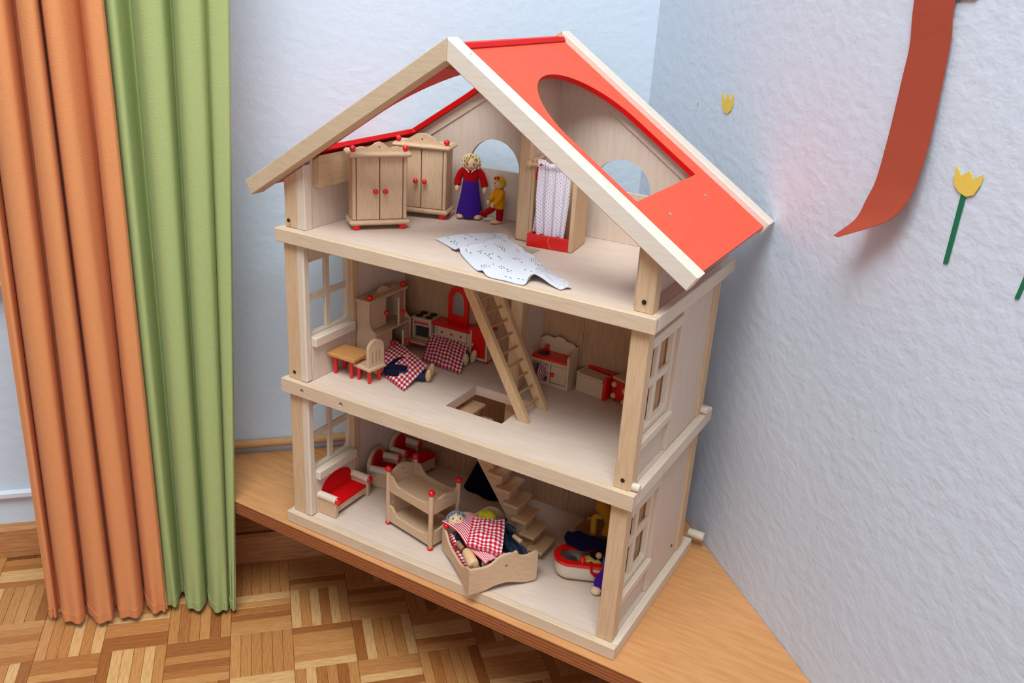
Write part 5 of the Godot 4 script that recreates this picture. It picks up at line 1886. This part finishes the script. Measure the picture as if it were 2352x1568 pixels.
func bed_doll(label: String, at: Vector3, col: Color, hair: Material, eye: Color, turned: bool) -> void:
	var t := thing("doll", label, "doll", BED + Basis(Vector3.UP, deg_to_rad(BED_DEG)) * at, BED_DEG)
	var st := ST()
	var hc := Vector3(-0.0050, 0.0555, -0.0520) if not turned else Vector3(-0.004, 0.0520, -0.0465)
	ball(st, hc, Vector3.ONE * 0.0135, Basis(), 14, 22)
	var head := part(t, "head", st, plain("doll_pale", Color(0.90, 0.76, 0.60), 0.5))
	var face := Basis(Vector3.UP, deg_to_rad(-18.0)) * Basis(Vector3.RIGHT, deg_to_rad(-48.0))
	doll_face(head, hc, 0.0135, face, eye)
	var hb := Basis(Vector3.UP, deg_to_rad(-10.0)) * Basis(Vector3.RIGHT, deg_to_rad(-62.0 if not turned else 20.0))
	if turned:
		st = ST()
		ball(st, hc + Vector3(0.001, 0.0035, 0.002), Vector3(0.0142, 0.0118, 0.0142), Basis(Vector3.BACK, 0.25), 12, 18)
		for k in 40:
			var a := rng.randf_range(0, TAU)
			var r0 := 0.0145
			var p0 := hc + Vector3(cos(a) * r0 * 0.9, 0.006 + 0.004 * sin(a * 2.0), sin(a) * r0 * 0.9)
			tube(st, smooth_line([p0, hc + Vector3(cos(a + 0.3) * r0 * 0.7, 0.0125, sin(a + 0.3) * r0 * 0.7), hc + Vector3(cos(a + 0.6) * 0.004, 0.0152, sin(a + 0.6) * 0.004)], 3), [0.0011], 5)
		part(head, "hair", st, hair)
	else:
		yarn_hair(head, hc, 0.0135, hb, hair, 160, 0.06)
	st = ST()
	tube(st, smooth_line([Vector3(-0.002, 0.0400, -0.040), Vector3(0, 0.0365, -0.022), Vector3(0, 0.0345, 0.0)], 5), [0.009, 0.0115, 0.0125, 0.0128, 0.0128, 0.0125, 0.012, 0.0115, 0.011, 0.0105, 0.010], 16)
	part(t, "torso", st, felt("navy_print_%s" % col.to_html(), col))
	for s in [-1, 1]:
		st = ST()
		tube(st, smooth_line([Vector3(s * 0.0065, 0.0340, 0.0), Vector3(s * 0.0075, 0.0360, 0.018), Vector3(s * 0.0080, 0.0345, 0.036)], 4), [0.0072, 0.0072, 0.0068, 0.0066], 12)
		part(t, "trouser_leg", st, felt("navy_print_%s" % col.to_html(), col))
		st = ST()
		ball(st, Vector3(s * 0.0085, 0.0395, 0.0405), Vector3(0.0062, 0.0115, 0.0052), Basis(Vector3.BACK, -s * 0.15), 12, 16)
		part(t, "foot", st, skin())
	if not turned:
		st = ST()
		rod(st, Vector3(-0.0125, 0.0465, 0.0125), Vector3(-0.0110, 0.0400, 0.0440), 0.0078, 0.0088, 18, 0.0038)
		part(t, "wooden_leg", st, skin())
		st = ST()
		rod(st, Vector3(-0.0160, 0.0435, -0.0160), Vector3(-0.0125, 0.0400, 0.0005), 0.0040, 0.0042, 12, 0.0016)
		part(t, "hand", st, plain("doll_dark_wood", Color(0.62, 0.43, 0.28), 0.5))

func striped_blanket() -> void:
	var t := thing("striped_blanket", "red and white striped blanket draped over the left side of the toy bed", "blanket", BED, BED_DEG)
	var L := [Vector3(-0.0555, 0.0510, -0.0640), Vector3(-0.0490, 0.0540, -0.0440), Vector3(-0.0445, 0.0560, -0.0240), Vector3(-0.0420, 0.0540, -0.0060), Vector3(-0.0405, 0.0505, 0.0100), Vector3(-0.0360, 0.0490, 0.0260), Vector3(-0.0310, 0.0480, 0.0400), Vector3(-0.0275, 0.0470, 0.0520)]
	var R := [Vector3(-0.0040, 0.0600, -0.0530), Vector3(0.0010, 0.0600, -0.0390), Vector3(0.0040, 0.0600, -0.0210), Vector3(0.0060, 0.0590, -0.0030), Vector3(0.0060, 0.0570, 0.0140), Vector3(0.0040, 0.0545, 0.0290), Vector3(0.0000, 0.0510, 0.0400), Vector3(-0.0060, 0.0475, 0.0500)]
	var l2 := smooth_line(L, 5)
	var r2 := smooth_line(R, 5)
	var n := l2.size() - 1
	cloth_pad(t, "cloth", func(u: float, v: float) -> Vector3:
		var i := int(round(v * n))
		var p: Vector3 = l2[i].lerp(r2[i], u)
		p.y += 0.0055 * sin(u * PI) * (0.5 + 0.5 * sin(v * PI)) + 0.0010 * sin(u * 17.0 + v * 3.0)
		return p, 22, n, 0.0018, stripes("red_stripe", Color(0.80, 0.17, 0.22), 1), Vector2(17, 1))

func quilt() -> void:
	var t := thing("checked_quilt", "red and white checked quilt lying on top of the striped blanket", "blanket", BED, BED_DEG)
	var c := [Vector3(-0.0440, 0.0590, 0.0185), Vector3(-0.0020, 0.0570, 0.0545), Vector3(0.0330, 0.0630, -0.0190), Vector3(-0.0130, 0.0650, -0.0385)]
	cloth_pad(t, "cloth", func(u: float, v: float) -> Vector3:
		var p: Vector3 = c[0].lerp(c[1], u).lerp(c[3].lerp(c[2], u), v)
		p.y += 0.0030 * sin(u * PI) * sin(v * PI) + 0.0013 * sin(v * 15.0 + u * 4.0) * sin(u * PI) + 0.0010 * sin(u * 13.0 - v * 5.0)
		return p, 24, 24, 0.0042, gingham("bright_gingham", Color(0.78, 0.02, 0.08), 1), Vector2(8, 10))

func shiny_bundle() -> void:
	var t := thing("doll_jacket", "crumpled shiny blue doll jacket at the right side of the toy bed", "doll clothes", BED, BED_DEG)
	var m := plain("shiny_blue", Color(0.13, 0.19, 0.27), 0.18)
	m.clearcoat_enabled = true
	m.clearcoat = 0.8
	m.clearcoat_roughness = 0.1
	var st := ST()
	tube(st, smooth_line([Vector3(0.030, 0.0490, -0.0290), Vector3(0.0385, 0.0500, -0.0190), Vector3(0.0455, 0.0480, -0.0080)], 5), [0.0055, 0.0066, 0.0070, 0.0068, 0.0062], 12)
	part(t, "sleeve", st, m)
	st = ST()
	sheet(st, func(u: float, v: float) -> Vector3:
		return Vector3(lerpf(0.0215, 0.0475, u), 0.0395 + 0.0042 * sin(u * 9.0 + v * 5.0) * sin(v * 8.0) + 0.003 * sin(u * 17.0), lerpf(0.046, -0.028, v)), 22, 22, 0.003)
	part(t, "body", st, m)
	st = ST()
	rod(st, Vector3(0.0400, 0.0470, 0.0010), Vector3(0.0465, 0.0450, 0.0180), 0.0036, 0.0040, 12, 0.0014)
	part(t, "hand", st, skin())

func staircase() -> void:
	var base := Vector3(0.405, H1, -0.137)
	var t := thing("toy_staircase", "wooden toy staircase of stacked treads rising to the middle floor opening", "toy stairs", base, 0.0)
	var wd := wood("stair_beech", Color(0.81, 0.655, 0.50), Color(0.765, 0.60, 0.44), 0, 50.0, 6.0)
	var poly := PackedVector2Array()
	var n := 10
	poly.append(Vector2(0.389, H1) - Vector2(base.x, base.y))
	poly.append(Vector2(0.4165, H1) - Vector2(base.x, base.y))
	for k in n:
		var top := 0.0395 + 0.0221 * k
		var xr := 0.4235 - 0.0158 * k
		poly.append(Vector2(xr - 0.0068, top - 0.005) - Vector2(base.x, base.y))
		if k < n - 1:
			poly.append(Vector2(xr - 0.0226, top - 0.005) - Vector2(base.x, base.y))
	poly.append(Vector2(0.389 - 0.0158 * 9.6, 0.0395 + 0.0221 * 9 - 0.005) - Vector2(base.x, base.y))
	var st := ST()
	prism(st, poly, -0.016, 0.0125, 0.0005)
	part(t, "stringer", st, wd)
	for k in n:
		st = ST()
		var top := 0.0395 + 0.0221 * k - base.y
		var xr := 0.4235 - 0.0158 * k - base.x
		bx(st, xr - 0.0275, xr, top - 0.0052, top, -0.0245, 0.0245, 0.0012)
		part(t, "tread", st, wd)

func capsule(c0: Vector2, c1: Vector2, r: float, n := 20) -> PackedVector2Array:
	var out := PackedVector2Array()
	var a := rad_to_deg((c1 - c0).angle())
	out.append_array(arc(c1, Vector2(r, r), a - 90, a + 90, n))
	out.append_array(arc(c0, Vector2(r, r), a + 90, a + 270, n))
	return out

func bathtub() -> void:
	var t := thing("toy_bathtub", "rounded wooden toy bathtub with thick red rim full of doll clothes", "toy bathtub", Vector3(0.4945, H1, -0.1285), 23.5)
	var st := ST()
	var a := Vector2(-0.026, 0)
	var b := Vector2(0.026, 0)
	# tub wall, rounded at the bottom
	var rings := [[0.0030, 0.0165], [0.0036, 0.0195], [0.0060, 0.0222], [0.0105, 0.0240], [0.0180, 0.0248], [0.0300, 0.0250]]
	var prev := PackedVector2Array()
	for i in rings.size():
		var ring := capsule(a, b, rings[i][1])
		if i > 0:
			for k in ring.size():
				var j := (k + 1) % ring.size()
				var v := func(p: Vector2, y: float) -> Vector3: return Vector3(p.x, y, -p.y)
				quad(st, v.call(prev[k], rings[i - 1][0]), v.call(prev[j], rings[i - 1][0]), v.call(ring[j], rings[i][0]), v.call(ring[k], rings[i][0]), 1)
		else:
			prism(st, ring, rings[0][0], rings[0][0] + 0.001, 0.0, flat_at(0))
		prev = ring
	part(t, "tub", st, pale(0))
	st = ST()
	holed_prism(st, capsule(a, b, 0.0262), [capsule(a, b, 0.0165)], 0.0300, 0.0350, flat_at(0))
	part(t, "red_rim", st, red())
	st = ST()
	prism(st, capsule(a, b, 0.0164), 0.0100, 0.0120, 0.0, flat_at(0))
	part(t, "tub_floor", st, plain("tub_grey", Color(0.42, 0.42, 0.43), 0.35))
	for x in [-0.022, 0.022]:
		st = ST()
		rod(st, Vector3(x, 0, 0.010), Vector3(x, 0.0036, 0.010), 0.0035, -1.0, 12)
		part(t, "foot", st, red())
	st = ST()
	rod(st, Vector3(-0.0075, 0.0345, 0.0205), Vector3(-0.0075, 0.0475, 0.0205), 0.0036, -1.0, 14, 0.0012)
	part(t, "red_tap", st, red())
	st = ST()
	rod(st, Vector3(0.0260, 0.0345, 0.0200), Vector3(0.0260, 0.0490, 0.0200), 0.0038, -1.0, 14, 0.0012)
	part(t, "blue_tap", st, plain("blue_paint", Color(0.04, 0.35, 0.66), 0.35))
	# things in and over the tub
	var bow := thing("ribbon_bow", "small red ribbon bow hanging over the front of the toy bathtub", "ribbon", Vector3(0.4945, H1, -0.1285), 23.5)
	st = ST()
	tube(st, smooth_line([Vector3(0.0050, 0.0362, 0.0175), Vector3(0.0062, 0.0352, 0.0268), Vector3(0.0072, 0.0262, 0.0272), Vector3(0.0100, 0.0232, 0.0275), Vector3(0.0185, 0.0225, 0.0272)], 5), [0.0017, 0.0019, 0.0022, 0.0024, 0.0022, 0.0018], 8)
	tube(st, smooth_line([Vector3(0.0072, 0.0262, 0.0273), Vector3(0.0120, 0.0205, 0.0276), Vector3(0.0175, 0.0180, 0.0272)], 4), [0.0024, 0.0022, 0.0018], 8)
	part(bow, "ribbon", st, felt("red_ribbon", Color(0.78, 0.03, 0.06)))
	var yb := thing("yellow_cloth", "pale yellow folded doll cloth inside the toy bathtub", "doll clothes", Vector3(0.4945, H1, -0.1285), 23.5)
	st = ST()
	sheet(st, func(u: float, v: float) -> Vector3:
		return Vector3(lerpf(-0.010, 0.020, u), 0.0330 + 0.004 * sin(u * PI) + 0.0012 * sin(u * 16.0) - 0.004 * v, lerpf(0.0150, -0.002, v)), 14, 10, 0.003)
	part(yb, "cloth", st, felt("pale_yellow_felt", Color(0.85, 0.74, 0.36)))
	var mb := thing("wooden_bead", "small wooden bead lying among the clothes in the toy bathtub", "bead", Vector3(0.4945, H1, -0.1285), 23.5)
	st = ST()
	ball(st, Vector3(0.0165, 0.0405, 0.0040), Vector3.ONE * 0.0052)
	part(mb, "bead", st, skin())
	st = ST()
	sheet(st, func(u: float, v: float) -> Vector3:
		return Vector3(lerpf(0.004, 0.0230, u), 0.0350 + 0.003 * sin(u * 7.0) * sin(v * 5.0), lerpf(0.0080, -0.010, v)), 10, 10, 0.003)
	part(mb, "dark_wrap", st, felt("dark_wine_felt", Color(0.13, 0.03, 0.06)))
	var mc := thing("metal_lid", "grey metal disc inside the left end of the toy bathtub", "lid", Vector3(0.4945, H1, -0.1285), 23.5)
	st = ST()
	lathe(st, [Vector2(0, 0), Vector2(0.0120, 0), Vector2(0.0125, 0.001), Vector2(0.0112, 0.0016), Vector2(0.008, 0.0012), Vector2(0, 0.0022)], 24, Transform3D(Basis(Vector3.BACK, -0.25), Vector3(-0.026, 0.0255, 0.002)))
	var mt := plain("dull_metal", Color(0.55, 0.56, 0.58), 0.3)
	mt.metallic = 0.8
	part(mc, "disc", st, mt)

func cloths() -> void:
	# dark blue felt over the tub
	var t := thing("navy_felt", "dark violet blue felt cloth draped across the back of the toy bathtub", "doll clothes", Vector3(0.482, H1, -0.148), 0.0)
	var L := [Vector3(0.4438, 0.0575, -0.1490), Vector3(0.4515, 0.0585, -0.1372), Vector3(0.4650, 0.0575, -0.1330), Vector3(0.4840, 0.0590, -0.1330), Vector3(0.5020, 0.0605, -0.1420), Vector3(0.5200, 0.0590, -0.1490)]
	var R := [Vector3(0.4455, 0.0585, -0.1640), Vector3(0.4570, 0.0640, -0.1650), Vector3(0.4720, 0.0620, -0.1690), Vector3(0.4880, 0.0600, -0.1735), Vector3(0.5040, 0.0600, -0.1770), Vector3(0.5200, 0.0580, -0.1780)]
	var l2 := smooth_line(L, 5)
	var r2 := smooth_line(R, 5)
	cloth_pad(t, "cloth", func(u: float, v: float) -> Vector3:
		var i := int(round(u * (l2.size() - 1)))
		var p: Vector3 = l2[i].lerp(r2[i], v)
		p.y += 0.0035 * sin(v * PI) + 0.0014 * sin(u * 19.0 + v * 3.0)
		return p - Vector3(0.482, H1, -0.148), l2.size() - 1, 14, 0.0024, felt("navy_felt", Color(0.085, 0.065, 0.22)), Vector2.ONE)
	# violet doll dress hanging down in front of the tub beside the post
	t = thing("doll", "doll in violet dress slumped between bathtub and front right post, wooden foot showing", "doll", Vector3(0.538, H1, -0.100), 0.0)
	var st := ST()
	sheet(st, func(u: float, v: float) -> Vector3:
		var p := Vector3(lerpf(-0.0115, 0.012, u), lerpf(0.0050, 0.0410, v), lerpf(0.0060, -0.0200, v) + 0.0030 * sin(u * 8.0) * (1.0 - v * 0.6))
		p.x += -0.005 * sin(v * 5.0) - 0.004 * v
		return p, 14, 14, 0.0022)
	part(t, "dress", st, felt("violet_felt", Color(0.27, 0.10, 0.50)))
	st = ST()
	ball(st, Vector3(-0.0110, 0.0062, 0.0060), Vector3(0.0082, 0.0062, 0.0078))
	part(t, "foot", st, plain("doll_pale", Color(0.90, 0.76, 0.60), 0.5))
	st = ST()
	ball(st, Vector3(0.0040, 0.0445, -0.0190), Vector3.ONE * 0.0095)
	part(t, "head", st, skin())
	# dark navy cloth propped in the back left room
	t = thing("navy_cloth", "dark navy cloth standing like a tent between bunk bed and staircase", "cloth", Vector3(0.232, H1, -0.238), 0.0)
	st = ST()
	var apex := [Vector3(-0.0060, 0.0680, -0.0150), Vector3(0.0180, 0.0840, -0.0120)]
	var ring := [Vector3(-0.030, 0.0005, 0.004), Vector3(-0.016, 0.0005, 0.012), Vector3(0.004, 0.0005, 0.014), Vector3(0.022, 0.0005, 0.016), Vector3(0.042, 0.0005, 0.012), Vector3(0.052, 0.0005, -0.004), Vector3(0.050, 0.0005, -0.022)]
	var rr := smooth_line(ring, 5)
	sheet(st, func(u: float, v: float) -> Vector3:
		var i := int(round(u * (rr.size() - 1)))
		var top: Vector3 = apex[0].lerp(apex[1], u)
		var p: Vector3 = rr[i].lerp(top, pow(v, 0.85))
		p += Vector3(0, 0, 0.0035) * sin(u * 14.0) * (1.0 - v) * sin(v * PI + 0.4)
		return p, rr.size() - 1, 14, 0.002)
	part(t, "cloth", st, felt("navy_cloth", Color(0.035, 0.045, 0.12)))
	# green felt behind the stairs
	t = thing("green_felt", "dark green felt cloth lying behind the bed against the staircase", "doll clothes", Vector3(0.345, H1, -0.148), 0.0)
	st = ST()
	sheet(st, func(u: float, v: float) -> Vector3:
		return Vector3(lerpf(-0.020, 0.026, u), 0.018 + 0.022 * sin(u * PI * 0.9) + 0.003 * sin(v * 7.0 + u * 5.0), lerpf(0.016, -0.014, v)), 14, 12, 0.003)
	part(t, "cloth", st, felt("green_felt", Color(0.02, 0.20, 0.075)))

func bench_and_horse() -> void:
	var t := thing("toy_bench", "brown toy bench behind the bathtub with a yellow figure on it", "toy bench", Vector3(0.484, H1, -0.2120), -4.0)
	var st := ST()
	bx(st, -0.0415, 0.0415, 0.0255, 0.0300, -0.0210, 0.0240, 0.001)
	part(t, "seat", st, wood("brown_beech", Color(0.66, 0.43, 0.29), Color(0.58, 0.36, 0.235), 0, 60.0, 6.0))
	for x in [-0.036, 0.036]:
		st = ST()
		bx(st, x - 0.0025, x + 0.0025, 0, 0.0256, -0.0185, 0.0205, 0.0006)
		part(t, "side_panel", st, wood("brown_beech", Color(0.66, 0.43, 0.29), Color(0.58, 0.36, 0.235), 1, 60.0, 6.0))
	# yellow doll bending forward over the bench
	t = thing("doll", "yellow felt doll bent forward on the brown bench, one arm hanging down", "doll", Vector3(0.484, H1 + 0.030, -0.2070), 0.0)
	var y := felt("ochre_felt", Color(0.72, 0.48, 0.10))
	st = ST()
	tube(st, smooth_line([Vector3(-0.0135, 0.0510, 0.000), Vector3(-0.0050, 0.0480, 0.001), Vector3(0.0060, 0.0380, 0.003), Vector3(0.0130, 0.0240, 0.005)], 6), [0.0060, 0.0085, 0.0105, 0.0115, 0.0120, 0.0122, 0.0122, 0.0122, 0.0120, 0.0118, 0.0116, 0.0114, 0.0112, 0.0110, 0.0106, 0.0100, 0.0094, 0.0088, 0.008], 16)
	part(t, "body", st, y)
	st = ST()
	ball(st, Vector3(-0.0060, 0.0580, -0.002), Vector3(0.0120, 0.0105, 0.0110))
	part(t, "hood", st, y)
	st = ST()
	tube(st, smooth_line([Vector3(0.0000, 0.0320, 0.010), Vector3(-0.0090, 0.0335, 0.014), Vector3(-0.0105, 0.0240, 0.017), Vector3(-0.0080, 0.0060, 0.0205), Vector3(-0.0068, -0.0060, 0.0285)], 5), [0.0034, 0.0036, 0.0038, 0.0040, 0.0042, 0.0044, 0.0046, 0.0047, 0.0048, 0.0048, 0.0049, 0.0050], 12)
	part(t, "arm", st, felt("ochre_light_felt", Color(0.78, 0.56, 0.16)))
	st = ST()
	tube(st, smooth_line([Vector3(-0.0100, 0.0315, 0.0150), Vector3(-0.0165, 0.0295, 0.0170), Vector3(-0.0205, 0.0270, 0.0180)], 4), [0.0034, 0.0030, 0.0022], 10)
	part(t, "arm", st, y)
	st = ST()
	tube(st, smooth_line([Vector3(0.0130, 0.0240, 0.004), Vector3(0.0110, 0.0130, 0.010), Vector3(0.0100, 0.0050, 0.013)], 4), [0.0075, 0.0078, 0.0080, 0.0078], 12)
	part(t, "leg", st, y)
